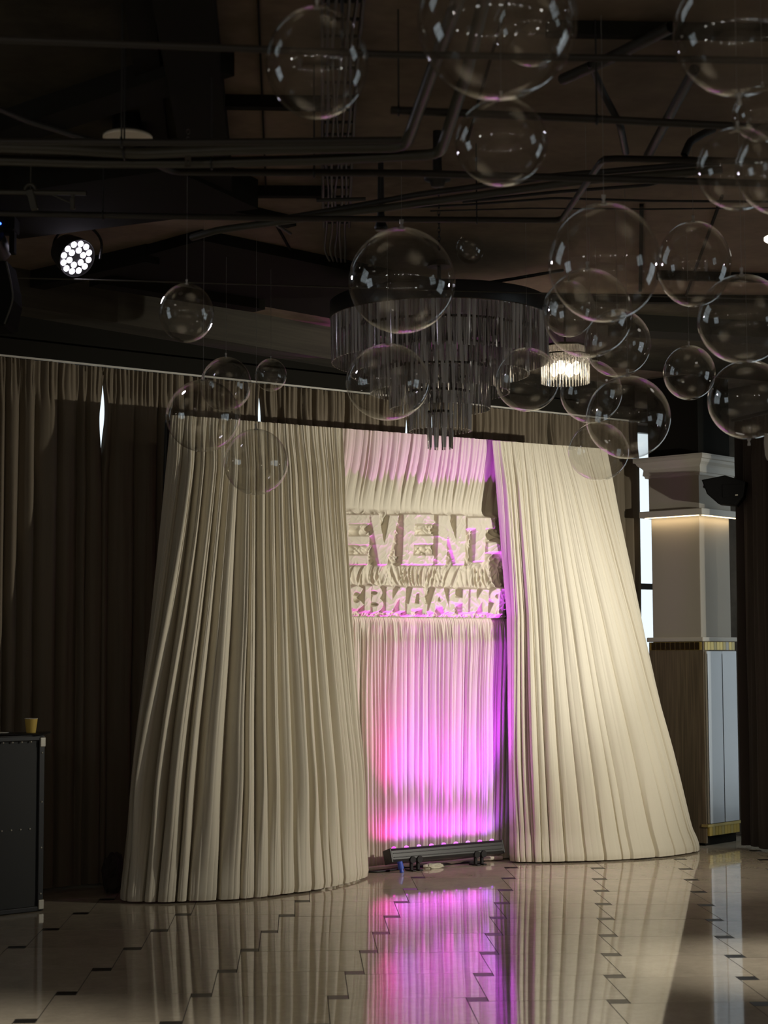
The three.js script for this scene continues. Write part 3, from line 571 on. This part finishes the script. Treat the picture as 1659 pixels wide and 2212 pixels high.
// ---------------------------------------------------------------- crystal chandelier and small crystal lamp
function prismGeo(w, d, len) {   // bevelled bar with a pointed tip, hanging from its top
  const sh = new THREE.Shape(), c = w * 0.3, e = d / 2;
  [[-w / 2, -e * 0.3], [-w / 2 + c, -e], [w / 2 - c, -e], [w / 2, -e * 0.3], [w / 2, e * 0.3], [w / 2 - c, e], [-w / 2 + c, e], [-w / 2, e * 0.3]].forEach(([x, y], i) => i ? sh.lineTo(x, y) : sh.moveTo(x, y)); sh.closePath();
  const g = new THREE.ExtrudeGeometry(sh, { depth: len, bevelEnabled: false }); g.rotateX(Math.PI / 2);
  const p = g.attributes.position; for (let i = 0; i < p.count; i++) if (p.getY(i) < -len * 0.9) { p.setX(i, p.getX(i) * 0.55); p.setZ(i, p.getZ(i) * 0.5); }
  g.computeVertexNormals(); return g;
}
{
  const c = atD(950, 800, 10), top = atD(950, 655, 10).y;
  const o = thing('chandelier', 'large tiered round crystal chandelier with smoky glass prisms', 'chandelier', V(c.x, 0, c.z));
  const tiers = [[0.612, 3.135, 0.25], [0.505, 3.065, 0.24], [0.392, 2.962, 0.23], [0.283, 2.868, 0.22], [0.174, 2.745, 0.21], [0.068, 2.645, 0.2]];
  const ringBand = (r, h, t) => new THREE.LatheGeometry([[r - t, 0], [r, 0], [r, h], [r - t, h], [r - t, 0]].map(([x, y]) => new THREE.Vector2(x, y)), 96);
  part('canopy_ring', new THREE.LatheGeometry([[0.02, 0.07], [0.61, 0.07], [0.625, 0.06], [0.625, -0.03], [0.6, -0.035], [0.6, 0.0], [0.02, 0.01]].map(([x, y]) => new THREE.Vector2(x, y)), 96), M.blackMetal, o, V(0, 3.42, 0));
  part('ceiling_stem', merge([rod(V(0, 3.48, 0), V(0, CEIL, 0), 0.012), moved(new THREE.CylinderGeometry(0.06, 0.07, 0.03, 24), 0, CEIL - 0.015, 0)]), M.blackMetal, o);
  let made = 0; const restM = [];
  const pg = tiers.map(([, , len], k) => prismGeo(k === 5 ? 0.036 : 0.0225, 0.016, len));
  tiers.forEach(([r, yb, len], k) => {
    part('tier_ring', ringBand(r + 0.008, 0.014, 0.016), M.chrome, o, V(0, yb + len, 0));
    if (k) for (const a of [0.4, 2.5, 4.6]) part('hanger', rod(V(r * Math.cos(a), yb + len, r * Math.sin(a)), V(r * Math.cos(a), 3.43, r * Math.sin(a)), 0.003, 6), M.chrome, o);
    const n = Math.max(9, Math.round(2 * Math.PI * r / (k === 5 ? 0.042 : 0.028)));
    for (let i = 0; i < n; i++) {
      const a = 2 * Math.PI * (i + 0.5 * (k % 2)) / n + rr(-0.004, 0.004), pos = V(r * Math.sin(a), yb + len, r * Math.cos(a)), turn = a + rr(-0.5, 0.5);
      if (Math.cos(a) > 0.0 && made < 298) { made++; part('crystal_prism', pg[k], rnd() < 0.5 ? M.crystal : M.crystalBright, o, pos, { y: turn, x: rr(-0.01, 0.01), z: rr(-0.01, 0.01) }); }
      else restM.push([k, new THREE.Matrix4().makeRotationY(turn).setPosition(pos.x, pos.y - 0, pos.z)]);
    }
  });
  const g = merge(restM.map(([k, m]) => pg[k].clone().applyMatrix4(m)));
  tag(part('rear_prisms', g, M.crystal, o), null, null, null, 'stuff');
}
{
  const c = atD(1221, 790, 11.2), o = thing('crystal_lamp', 'small lit crystal drum lamp glowing white right of the chandelier', 'lamp', V(c.x, 0, c.z));
  const yT = atD(1221, 749, 11.2).y, yM = atD(1221, 768, 11.2).y, yB = atD(1221, 828, 11.2).y;
  part('canopy', merge([moved(new THREE.CylinderGeometry(0.06, 0.06, 0.02, 24), 0, CEIL - 0.01, 0), rod(V(0, yT, 0), V(0, CEIL, 0), 0.008), moved(new THREE.CylinderGeometry(0.125, 0.125, 0.012, 40), 0, yT + 0.006, 0)]), M.chrome, o);
  for (const [r, y0, y1, n] of [[0.125, yT, yM - 0.03, 38], [0.152, yM, yB, 46]]) {
    part('tier_ring', new THREE.TorusGeometry(r, 0.005, 8, 64).rotateX(Math.PI / 2), M.chrome, o, V(0, y0, 0));
    const g = prismGeo(0.015, 0.01, y0 - y1);
    for (let i = 0; i < n; i++) { const a = 2 * Math.PI * i / n; part('crystal_prism', g, M.crystal, o, V(r * Math.sin(a), y0, r * Math.cos(a)), { y: a + rr(-0.15, 0.15) }); }
  }
  part('spider', merge([0, 1, 2].map((k) => rod(V(-0.15 * Math.cos(k * 1.05), yM, -0.15 * Math.sin(k * 1.05)), V(0.15 * Math.cos(k * 1.05), yM, 0.15 * Math.sin(k * 1.05)), 0.004, 6))), M.chrome, o);
  const bulb = glow('warm white bulb', rgb(1, 0.86, 0.62), 6);
  for (let k = 0; k < 4; k++) {
    const a = k * Math.PI / 2 + 0.5, x = 0.075 * Math.cos(a), z = 0.075 * Math.sin(a);
    part('bulb', new THREE.SphereGeometry(0.028, 16, 12).scale(1, 1.6, 1), bulb, o, V(x, yM - 0.085, z));
    const l = new THREE.PointLight(rgb(1, 0.82, 0.58), CRYSTAL, 0, 2); l.position.set(x, yM - 0.085, z); l.castShadow = true; o.add(l);
  }
}

// ---------------------------------------------------------------- par lights, speaker and bar at the left
function parLight(o, lens, litColor, k) {   // faces +z
  part('housing', new THREE.LatheGeometry([[0, -0.13], [0.06, -0.13], [0.085, -0.11], [0.1, -0.03], [0.104, 0.012], [0.1, 0.016], [0.096, 0.004], [0, 0.002]].map(([x, y]) => new THREE.Vector2(x, y)), 48).rotateX(Math.PI / 2), M.blackSatin, o);
  const lg = new THREE.SphereGeometry(0.0155, 16, 10, 0, Math.PI * 2, 0, Math.PI / 2).scale(1, 0.5, 1).rotateX(Math.PI / 2);
  for (let i = 0; i < 12; i++) part('led_lens', lg, lens, o, V(0.075 * Math.cos(i * Math.PI / 6), 0.075 * Math.sin(i * Math.PI / 6), 0.004));
  for (let i = 0; i < 6; i++) part('led_lens', lg, lens, o, V(0.04 * Math.cos(i * Math.PI / 3 + 0.5), 0.04 * Math.sin(i * Math.PI / 3 + 0.5), 0.004));
}
{
  const c = atD(164, 556, 9.0), aim = V(2.2, 0.6, -1.5), o = thing('par_light', 'lit round LED par light hanging at the upper left', 'stage light', c);
  const head = new THREE.Group(); head.name = 'light_head'; o.add(head); head.lookAt(c.clone().add(V(0.6, -0.5, 0.62)));
  parLight(head, glow('cool white led', rgb(0.9, 0.82, 1), 14), 0, 0);
  head.updateMatrixWorld(true); o.updateMatrixWorld(true);
  const fwd = V(0, 0, 1).applyQuaternion(head.quaternion);
  spotLight(o, fwd.clone().multiplyScalar(0.03), fwd.clone().multiplyScalar(6), rgb(0.9, 0.85, 1), PAR, 0.6, 0.8, 4);
  const yoke = new THREE.TubeGeometry(new THREE.CatmullRomCurve3([V(-0.118, 0, -0.04), V(-0.12, 0.1, -0.05), V(-0.06, 0.17, -0.06), V(0.06, 0.17, -0.06), V(0.12, 0.1, -0.05), V(0.118, 0, -0.04)]), 40, 0.007, 8);
  part('yoke', yoke, M.blackMetal, o);
  part('hanger', rod(V(0, 0.17, -0.06), V(0, CEIL - c.y, -0.06), 0.008), M.blackMetal, o);
  // hanging bar with clamps
  const b0 = atD(-60, 414, 7.4), b1 = atD(186, 417, 7.4), bar = thing('lighting_bar', 'thin dark hanging bar with clamps above the left par light', 'bar');
  part('tube', rod(b0, b1, 0.011), M.duct, bar);
  for (const px of [66]) { const h = atD(px, 414, 7.4); part('hanger', rod(h, V(h.x, CEIL, h.z), 0.003, 6), M.duct, bar); }
  const cl = atD(70, 432, 7.4); part('clamp', merge([moved(box(0.03, 0.09, 0.03, 0.005), 0, 0, 0, 0, 0, 0.25), moved(new THREE.TorusGeometry(0.022, 0.008, 8, 20), -0.01, 0.045, 0)]), M.duct, bar, cl);
  const c2 = atD(157, 440, 7.4); part('clamp', merge([moved(box(0.02, 0.05, 0.02, 0.004), 0, 0, 0), rod(V(0, 0, 0), V(-0.11, 0.05, 0), 0.004, 6), rod(V(0, 0.02, 0), V(0, 0.05, 0), 0.008, 6)]), M.duct, bar, c2);
  const sp = thing('loudspeaker', 'black curved loudspeaker hanging at the left edge of the picture', 'speaker', atD(-10, 648, 7.9));
  const sh = new THREE.Shape([[-0.14, -0.13], [0.06, -0.13], [0.075, -0.12], [0.095, -0.02], [0.09, 0.04], [0.065, 0.15], [-0.14, 0.16]].map(([x, y]) => new THREE.Vector2(x, y)));
  const g = new THREE.ExtrudeGeometry(sh, { depth: 0.2, bevelEnabled: true, bevelSize: 0.006, bevelThickness: 0.006, bevelSegments: 2 }); g.translate(0, 0, -0.1);
  part('cabinet', g, M.matteBlack, sp); part('edge_trim', flow([V(0.066, -0.13, 0.108), V(0.1, -0.02, 0.108), V(0.095, 0.04, 0.108), V(0.07, 0.15, 0.108)], 0.004, 40, 6), M.duct, sp);
  part('bracket', rod(V(-0.05, 0.15, 0), V(-0.05, CEIL - sp.position.y, 0), 0.012), M.blackMetal, sp);
  const mv = thing('moving_head_light', 'black moving head light with a tiny blue indicator at the left edge', 'stage light', atD(-8, 500, 8.4));
  part('base', box(0.2, 0.075, 0.14, 0.012), M.matteBlack, mv, V(0, 0.03, 0));
  part('arm', merge([moved(box(0.025, 0.12, 0.06, 0.006), -0.09, -0.05, 0), moved(box(0.025, 0.12, 0.06, 0.006), 0.08, -0.05, 0)]), M.matteBlack, mv);
  part('head', moved(new THREE.CylinderGeometry(0.05, 0.06, 0.14, 24), 0, -0.06, 0, 0, 1.2), M.blackMetal, mv);
  part('indicator', new THREE.SphereGeometry(0.006, 10, 8), glow('blue indicator led', rgb(0.05, 0.15, 1), 5), mv, V(0.034, 0.02, 0.074));
  part('hanger', rod(V(0, 0.05, 0), V(0, CEIL - mv.position.y, 0), 0.012), M.blackMetal, mv);
}
// spotlight on a stand at the right, outside the picture: the light that falls across the cloth
{
  const o = thing('stage_spotlight', 'black stage spotlight on a stand right of the backdrop', 'stage light', V(KEY_AT.x, 0, KEY_AT.z));
  for (let k = 0; k < 3; k++) { const a = k * 2.094 + 0.5; part('leg', rod(V(0, 0.75, 0), V(0.42 * Math.cos(a), 0.01, 0.42 * Math.sin(a)), 0.012), M.blackMetal, o); }
  part('pole', rod(V(0, 0.3, 0), V(0, KEY_AT.y - 0.13, 0), 0.017), M.blackMetal, o);
  const head = new THREE.Group(); head.name = 'light_head'; head.position.set(0, KEY_AT.y, 0); o.add(head); head.lookAt(KEY_TO);
  part('barrel', new THREE.LatheGeometry([[0.0, -0.3], [0.08, -0.3], [0.1, -0.25], [0.1, 0.0], [0.112, 0.01], [0.112, 0.03], [0.095, 0.03], [0.09, -0.06], [0.0, -0.06]].map(([x, y]) => new THREE.Vector2(x, y)), 40).rotateX(Math.PI / 2), M.blackSatin, head);
  part('lamp_lens', new THREE.CylinderGeometry(0.088, 0.088, 0.008, 40).rotateX(Math.PI / 2), glow('spotlight lens', rgb(1, 0.93, 0.76), 12), head, V(0, 0, 0.0));
  part('yoke', new THREE.TubeGeometry(new THREE.CatmullRomCurve3([V(-0.12, 0, -0.1), V(-0.12, -0.1, -0.1), V(0, -0.14, -0.1), V(0.12, -0.1, -0.1), V(0.12, 0, -0.1)]), 30, 0.008, 8), M.blackMetal, head);
  const d = KEY_TO.clone().sub(KEY_AT).normalize(), az = 60.5 * Math.PI / 180, side = V(-Math.cos(az), 0, -Math.sin(az));
  part('barn_door', box(0.44, 0.34, 0.004), M.matteBlack, o, V(0, KEY_AT.y, 0).addScaledVector(side, 0.31), { y: Math.atan2(-side.z, side.x) });
  spotLight(o, V(0, KEY_AT.y, 0).addScaledVector(d, 0.05), V(0, KEY_AT.y, 0).addScaledVector(d, 5), rgb(1, 0.94, 0.8), KEY, 0.76, 1, 1.4);
  spotLight(o, V(0, KEY_AT.y, 0).addScaledVector(d, 0.05), V(0, KEY_AT.y, 0).addScaledVector(d, 5), rgb(1, 0.97, 0.93), KEY_CORE, 0.32, 1, 1.4);
}
// pendant globes that hang over the tables behind the photographer
for (const [x, z, w, where] of [[-2.6, -3.2, 1, 'nearest on the left'], [-0.9, 0.6, 1, 'just behind the camera on its left'], [1.4, 0.9, 1, 'just behind the camera on its right'], [3.4, -2.6, 1, 'nearest on the right'], [2.6, 2.2, 0.8, 'farthest back on the right'], [-3.6, 2.4, 0.8, 'farthest back on the left'], [-1.7, -1.2, 0.6, 'second on the left'], [2.4, -0.6, 0.6, 'second on the right'], [0.2, 2.6, 1, 'alone on the middle line at the back'], [4.6, 0.4, 0.8, 'outermost on the right'], [-4.6, -0.6, 0.8, 'outermost on the left'], [0.6, 4.2, 1, 'against the rear window']]) {
  const o = thing('pendant_globe', 'small lit globe pendant near the ceiling, ' + where, 'lamp', V(x, 0, z), 0, 'globe pendants behind the camera');
  part('globe', new THREE.SphereGeometry(0.04, 24, 16), glow('globe glow', rgb(1, 0.95, 0.9), 40 * w), o, V(0, 3.1, 0));
  part('stem', merge([rod(V(0, 3.15, 0), V(0, CEIL, 0), 0.004, 6), moved(new THREE.CylinderGeometry(0.045, 0.045, 0.02, 20), 0, CEIL - 0.01, 0)]), M.brass, o);
  const l = new THREE.PointLight(rgb(1, 0.88, 0.72), ROOMLAMP * w, 0, 2); l.position.set(0, 3.1, 0); l.castShadow = true; o.add(l);
}

// ---------------------------------------------------------------- pipes, ducts and cables under the ceiling
function run(name, label, category, list, r, mat, group, hangers = []) {
  const pts = list.map(([x, y, Y]) => atY(x, y, Y)), o = thing(name, label, category, V(0, 0, 0), 0, group);
  part(name === 'cable' ? 'cord' : 'tube', pts.length > 2 ? bend(pts, r) : rod(pts[0], pts[1], r, 14), mat, o);
  for (const t of hangers) { const p = pts[0].clone().lerp(pts[pts.length - 1], t); const i = Math.min(pts.length - 2, Math.floor(t * (pts.length - 1))), q = pts[i].clone().lerp(pts[i + 1], t * (pts.length - 1) - i); part('hanger', merge([rod(q, V(q.x, CEIL, q.z), 0.0035, 6), moved(new THREE.TorusGeometry(r + 0.004, 0.004, 6, 16).rotateY(Math.PI / 2), q.x, q.y, q.z)]), M.blackMetal, o); p.x = 0; }
  return o;
}
run('pipe', 'thin black pipe crossing the top of the picture behind the highest balloons', 'pipe', [[-60, 83, 3.3], [420, 101, 3.3], [850, 118, 3.3], [1720, 132, 3.3]], 0.0115, M.pipe, null, [0.02, 0.58]);
run('pipe', 'black pipe crossing behind the blurred balloon right of centre', 'pipe', [[845, 238, 3.36], [1240, 255, 3.36], [1720, 279, 3.36]], 0.0145, M.pipe, null, [0.02, 0.55]);
run('duct', 'thick dark flexible duct, upper one of the pair left of centre', 'duct', [[-60, 316, 3.3], [140, 322, 3.3], [300, 332, 3.3], [520, 322, 3.3], [876, 317, 3.3], [942, 130, 3.36], [1010, -60, 3.4]], 0.021, M.duct, null, [0.3]);
run('duct', 'thick dark flexible duct, lower one of the pair left of centre', 'duct', [[-60, 344, 3.28], [200, 352, 3.28], [430, 352, 3.28], [700, 345, 3.28], [950, 333, 3.28], [1006, 165, 3.34], [1060, -60, 3.4]], 0.02, M.duct, null, [0.35]);
run('pipe', 'straight dark pipe just under the pair of flexible ducts', 'pipe', [[330, 350, 3.3], [375, 371, 3.3], [880, 374, 3.3], [1500, 392, 3.3], [1720, 398, 3.3]], 0.0145, M.pipe, null, [0.4]);
run('pipe', 'black pipe with a diagonal jog above the large balloons', 'pipe', [[-60, 460, 3.38], [640, 472, 3.38], [1212, 476, 3.38], [1303, 342, 3.38], [1720, 350, 3.38]], 0.0135, M.pipe, null, [0.1, 0.42]);
run('pipe', 'dark pipe slanting up to the right, upper one of the slanting pair', 'pipe', [[600, 474, 3.5], [760, 447, 3.5], [900, 421, 3.5], [1200, 380, 3.5], [1560, 350, 3.5]], 0.014, M.pipe);
run('pipe', 'dark pipe slanting up to the right, lower one of the slanting pair', 'pipe', [[415, 513, 3.46], [470, 497, 3.46], [640, 474, 3.46], [900, 440, 3.46], [1250, 392, 3.46], [1560, 366, 3.46]], 0.017, M.duct);
run('cable', 'thin black cable sagging across the ceiling right of the jogged pipe', 'cable', [[800, 452, 3.6], [1000, 443, 3.58], [1200, 428, 3.6], [1400, 434, 3.6], [1720, 436, 3.6]], 0.006, M.cable);
run('cable', 'thin black cable, lowest of the ceiling cables at right', 'cable', [[930, 456, 3.62], [1150, 450, 3.6], [1400, 452, 3.6], [1720, 448, 3.62]], 0.004, M.cable);
run('cable', 'twin black cable between the pipes at upper right', 'cable', [[1000, 436, 3.66], [1210, 414, 3.66], [1400, 400, 3.66], [1500, 375, 3.66]], 0.008, M.cable);
run('cable', 'taut thin wire stretched above the chandelier', 'cable', [[-40, 598, 3.42], [400, 610, 3.42], [1000, 629, 3.42], [1720, 648, 3.42]], 0.004, M.duct);
run('cable', 'short black lead running to the chandelier from the right', 'cable', [[1038, 613, 3.56], [1110, 602, 3.55], [1190, 588, 3.56], [1215, 584, 3.6]], 0.009, M.cable);
run('pipe', 'slanting dark pipe coming down from upper right', 'pipe', [[1500, 150, 3.52], [1400, 335, 3.52]], 0.019, M.pipe);
run('pipe', 'slanting dark pipe above the upper right pipe crossing', 'pipe', [[1215, 172, 3.66], [1320, 125, 3.66], [1450, 58, 3.66]], 0.022, M.pipe);
run('cable', 'thick black cable drooping beside the slanting pipe at upper right', 'cable', [[1275, 138, 3.66], [1305, 205, 3.62], [1340, 270, 3.52], [1352, 330, 3.5]], 0.014, M.cable);
run('cable', 'black cable loop hanging near the right ceiling pipes', 'cable', [[1478, 335, 3.5], [1490, 306, 3.56], [1520, 288, 3.62], [1540, 280, 3.68]], 0.016, M.cable);
run('pipe', 'narrow dark rod lying on the ceiling at far upper left', 'pipe', [[-20, 228, 3.6], [60, 262, 3.6], [225, 312, 3.6]], 0.012, M.pipe);
run('pipe', 'short bracket rod sticking out below the slanting pipes', 'pipe', [[585, 479, 3.5], [628, 505, 3.48]], 0.007, M.duct);
run('pipe', 'black pipe hiding the lower half of the upper left drum lamp', 'pipe', [[-60, 306, 3.22], [400, 308, 3.22], [868, 303, 3.22]], 0.013, M.pipe, null, [0.35]);
// ladder tray with cables, running away from the camera
{
  const o = thing('cable_tray', 'black ladder cable tray carrying cables along the ceiling', 'cable tray'), Y = 3.62;
  const cl = [[697, -60], [697, 130], [697, 300], [698, 430], [700, 490]], cr = [[790, -60], [772, 130], [762, 300], [756, 430], [754, 490]];
  const Lp = cl.map(([x, y]) => atY(x, y, Y)), Rp = cr.map(([x, y]) => atY(x, y, Y));
  for (const p of [Lp, Rp]) part('side_rail', merge(p.slice(1).map((q, i) => rod(p[i], q, 0.008, 6))), M.pipe, o);
  const cL = new THREE.CatmullRomCurve3(Lp), cR = new THREE.CatmullRomCurve3(Rp);
  for (let k = 0; k < 20; k++) part('rung', rod(cL.getPointAt((k + 0.5) / 20), cR.getPointAt((k + 0.5) / 20), 0.007, 6), M.pipe, o);
  for (let k = 0; k < 5; k++) { const t = 0.15 + k * 0.17; part('cable', flow([0, 0.2, 0.4, 0.6, 0.8, 1].map((s) => cL.getPointAt(s).lerp(cR.getPointAt(s), t + 0.06 * Math.sin(s * 17 + k * 2)).add(V(0, -0.012 - 0.008 * Math.sin(s * 23 + k), 0))).concat([atY(702 + k * 11, 535, 3.62 - 0.02), atY(713 + k * 8, 566, 3.7)]), 0.0065, 90, 6), k % 2 ? M.duct : M.cable, o); }
  const b0 = atY(684, 433, 3.58), b1 = atY(790, 430, 3.58); part('cross_bar', rod(b0, b1, 0.009), M.pipe, o);
}
// perforated bracket round the ducts
{
  const t = atY(402, 312, 3.33), b = atY(408, 367, 3.24), o = thing('pipe_bracket', 'dull perforated strap bracket holding the ducts', 'bracket', V(b.x, 0, b.z + 0.03));
  const holes = []; const sh = new THREE.Shape(); const w = 0.022, h0 = b.y, h1 = t.y; sh.moveTo(-w / 2, h0); sh.lineTo(w / 2, h0); sh.lineTo(w / 2, h1); sh.lineTo(-w / 2, h1); sh.closePath();
  for (let y = h0 + 0.02; y < h0 + 0.14; y += 0.028) { const p = new THREE.Path(); p.absellipse(0, y, 0.006, 0.009, 0, Math.PI * 2, true); sh.holes.push(p); }
  part('strap', new THREE.ExtrudeGeometry(sh, { depth: 0.004, bevelEnabled: false }), M.chrome, o);
}
// flush drum lamps
for (const [px, py, d, r, label] of [[276, 297, 7.2, 0.103, 'unlit dark drum ceiling lamp with a cream disc at upper left'], [1384, 693, 12.2, 0.108, 'unlit ceiling drum lamp with a pinkish disc among the right balloons']]) {
  const c = atD(px, py, d), o = thing('drum_lamp', label, 'lamp', V(c.x, 0, c.z));
  part('body', new THREE.CylinderGeometry(r * 0.62, r * 0.62, CEIL - c.y, 40), M.blackMetal, o, V(0, (CEIL + c.y) / 2, 0));
  part('diffuser', new THREE.LatheGeometry([[0, 0], [r * 0.96, 0], [r, 0.004], [r, 0.016], [0, 0.018]].map(([x, y]) => new THREE.Vector2(x, y)), 48), M.lampDisc, o, V(0, c.y - 0.006, 0));
}
for (const [x, z, a, label] of [[1.98, -8.6, 0.32, 'lit drum ceiling lamp right of the picture'], [-1.75, -6.5, 0.46, 'lit drum ceiling lamp left of the picture']]) {
  const o = thing('drum_lamp', label, 'lamp', V(x, 0, z));
  part('body', new THREE.CylinderGeometry(0.07, 0.07, 0.2, 40), M.blackMetal, o, V(0, CEIL - 0.1, 0));
  part('diffuser_lamp', new THREE.LatheGeometry([[0, 0], [0.1, 0], [0.105, 0.004], [0.105, 0.016], [0, 0.018]].map(([u, y]) => new THREE.Vector2(u, y)), 48), glow('drum lamp glow', rgb(1, 0.93, 0.82), 1.5), o, V(0, CEIL - 0.215, 0));
  spotLight(o, V(0, CEIL - 0.23, 0), V(0, 0, 0), rgb(1, 0.94, 0.84), DOWN, a, 1, 5);
}
// small dark fittings between the pipes
{
  const c = atY(945, 392, 3.5), o = thing('ceiling_sensor', 'small dark domed fitting between the ceiling pipes', 'sensor', V(c.x, 0, c.z));
  part('dome', new THREE.LatheGeometry([[0, 3.475], [0.028, 3.478], [0.034, 3.5], [0.056, 3.505], [0.058, 3.53], [0.02, 3.54], [0.018, CEIL], [0, CEIL]].map(([x, y]) => new THREE.Vector2(x, y)), 32), M.blackMetal, o);
  const e = atY(823, 486, 3.4), p = thing('spot_fitting', 'small black spot fitting under the jogged pipe', 'lamp', V(e.x, 0, e.z));
  part('can', new THREE.LatheGeometry([[0, 3.375], [0.026, 3.375], [0.03, 3.39], [0.022, 3.41], [0.016, 3.45], [0.012, CEIL], [0, CEIL]].map(([x, y]) => new THREE.Vector2(x, y)), 24), M.blackMetal, p);
  const h0 = atY(948, 455, 3.5), h = thing('chain_hook', 'thin black hook and chain hanging beside the largest sharp balloon', 'hook', V(h0.x, 0, h0.z));
  const y1 = atD(947, 540, -h0.z).y; const links = [];
  for (let k = 0; k < 9; k++) links.push(moved(new THREE.TorusGeometry(0.008, 0.0025, 6, 12).scale(0.7, 1.5, 1), 0, y1 + 0.012 + k * 0.02, 0, k % 2 ? Math.PI / 2 : 0));
  part('chain', merge(links), M.blackMetal, h); part('rod', rod(V(0, y1 + 0.19, 0), V(0, CEIL, 0), 0.004, 6), M.blackMetal, h);
}

// ---------------------------------------------------------------- clear balloons
// centre x, centre y, half width, half height on the photograph; distance; neck: 1 up, -1 down, 0 hidden; label
const balloons = [
  [685, 135, 114, 125, 4.9, 1, 'blurred clear balloon at the top, left of the giant one'],
  [1075, 42, 178, 178, 4.5, 1, 'giant blurred clear balloon cut off by the top edge'],
  [1149, 58, 88, 88, 5.6, 1, 'smaller clear balloon seen through the giant one at the top'],
  [1083, 306, 102, 98, 5.2, 1, 'blurred clear balloon just below the giant top one'],
  [1594, 66, 144, 146, 4.7, -1, 'big blurred clear balloon in the top right corner'],
  [1595, 364, 92, 92, 5.4, 1, 'clear balloon with a long neck at right, under the corner balloon'],
  [1692, 362, 105, 106, 5.0, 1, 'clear balloon cut by the right edge, overlapping the long necked one'],
  [1648, 246, 68, 62, 5.8, 0, 'faint clear balloon at the right edge behind the long neck'],
  [868, 606, 117.5, 116.5, 7.6, 1, 'large sharp clear balloon in front of the chandelier top'],
  [1015, 538, 32, 33, 9.4, 1, 'tiny clear balloon on a string beside the large sharp one'],
  [403, 676, 60, 65, 7.5, 1, 'lone clear balloon on a string at left under the par light'],
  [1306, 567, 123, 131, 6.1, 1, 'tallest clear balloon of the right cluster, above the crystal lamp'],
  [1270, 676, 98, 98, 7.4, 1, 'clear balloon overlapping the lower half of the tallest one'],
  [1229, 667, 58, 62, 8.6, 1, 'small clear balloon at the right rim of the chandelier'],
  [1334, 741, 73, 75, 8.8, 1, 'clear balloon in front of the pinkish drum lamp'],
  [1277, 846, 68, 69, 9.2, 1, 'clear balloon directly below the lit crystal lamp'],
  [1357, 901, 92, 91, 8.4, 1, 'large low clear balloon left of the pillar capital'],
  [1293, 975, 66, 64, 9.6, 0, 'lowest clear balloon of the right cluster, over the right drape top'],
  [1489, 805, 57, 60, 9.4, 1, 'mid sized round clear balloon alone between right clusters'],
  [1616, 863, 88, 87, 8.0, -1, 'clear balloon with a white ribbon below at the right edge'],
  [1604, 689, 98, 98, 7.0, 1, 'large clear balloon at right above the ribboned one'],
  [1499, 570, 82, 95, 7.4, 1, 'egg shaped clear balloon right of the tallest one'],
  [1139, 820, 70, 70, 9.0, 1, 'clear balloon half hidden behind the crystal lamp and chandelier'],
  [838, 825, 92, 84, 8.8, 1, 'clear balloon in front of the lower left chandelier tiers'],
  [488, 830, 56, 60, 9.6, 1, 'clear balloon crossing the curtain top edge at left'],
  [439, 898, 81, 79, 8.9, 0, 'large clear balloon over the top left corner of the backdrop'],
  [553, 998, 70, 72, 9.4, 1, 'clear balloon hanging in front of the left drape'],
  [585, 810, 35, 36, 9.9, 1, 'small clear balloon with a short neck above the left drape'],
];
function balloonGeo(stretch) {
  const pts = []; for (let k = 0; k <= 64; k++) { const a = -Math.PI / 2 + Math.PI * k / 64, y = Math.sin(a), r = Math.cos(a) * (1 - stretch * 0.04 * Math.max(0, y)); pts.push(new THREE.Vector2(Math.max(0, r), y)); }
  return new THREE.LatheGeometry(pts, 96);
}
const film = balloonGeo(1), neckGeo = new THREE.LatheGeometry([[0, -0.004], [0.012, -0.002], [0.007, 0.006], [0.0035, 0.014], [0.006, 0.018], [0.0075, 0.03], [0.004, 0.031], [0, 0.02]].map(([x, y]) => new THREE.Vector2(x, y)), 16);
const knots = new THREE.CylinderGeometry(0.0007, 0.0007, 1, 5).translate(0, 0.5, 0);
let balloonProto;
balloons.forEach(([x, y, rx, ry, d, neck, label], i) => {
  const c = atD(x, y, d), a = rx * d / F, b = ry * d / F;
  const o = balloonProto ? balloonProto.clone() : new THREE.Group();
  if (!balloonProto) { part('film', film, M.bubble, o); part('neck', neckGeo, M.neck, o); part('string', knots, M.string, o); balloonProto = o; }
  o.name = numbered('clear_balloon'); o.position.copy(c); scene.add(o); o.rotation.set(0, i * 1.3, 0);
  tag(o, label, 'balloon', 'clear balloons hanging from the ceiling');
  const [f, n, s] = o.children, k = Math.max(0.6, Math.min(1.6, a / 0.16));
  f.scale.set(a, b, a); f.rotation.z = rr(-0.06, 0.06);
  n.scale.setScalar(k * 0.9); n.position.set(0, (neck < 0 ? -1 : 1) * (b - 0.002), 0); n.rotation.x = neck < 0 ? Math.PI : 0;
  s.position.set(0, b + 0.02 * k, 0); s.scale.set(1, CEIL - c.y - b - 0.02 * k, 1);
  if (neck < 0) { s.position.y = b - 0.001; s.scale.y = CEIL - c.y - b; }
});
{
  const p = atD(1655, 955, 8.0), sh = new THREE.Shape([[-0.006, 0.04], [0.008, 0.04], [0.016, 0.0], [0.014, -0.06], [0.004, -0.085], [-0.006, -0.06], [-0.01, 0.0]].map(([x, y]) => new THREE.Vector2(x, y)));
  const r = solo('ribbon', new THREE.ExtrudeGeometry(sh, { depth: 0.003, bevelEnabled: false }), M.white, 'white ribbon tail hanging from the balloon at the right edge', 'ribbon'); r.position.copy(p);
}
scene.traverse((o) => { if (o.isMesh) { o.castShadow = o.receiveShadow = true; } });
renderer.render(scene, camera);
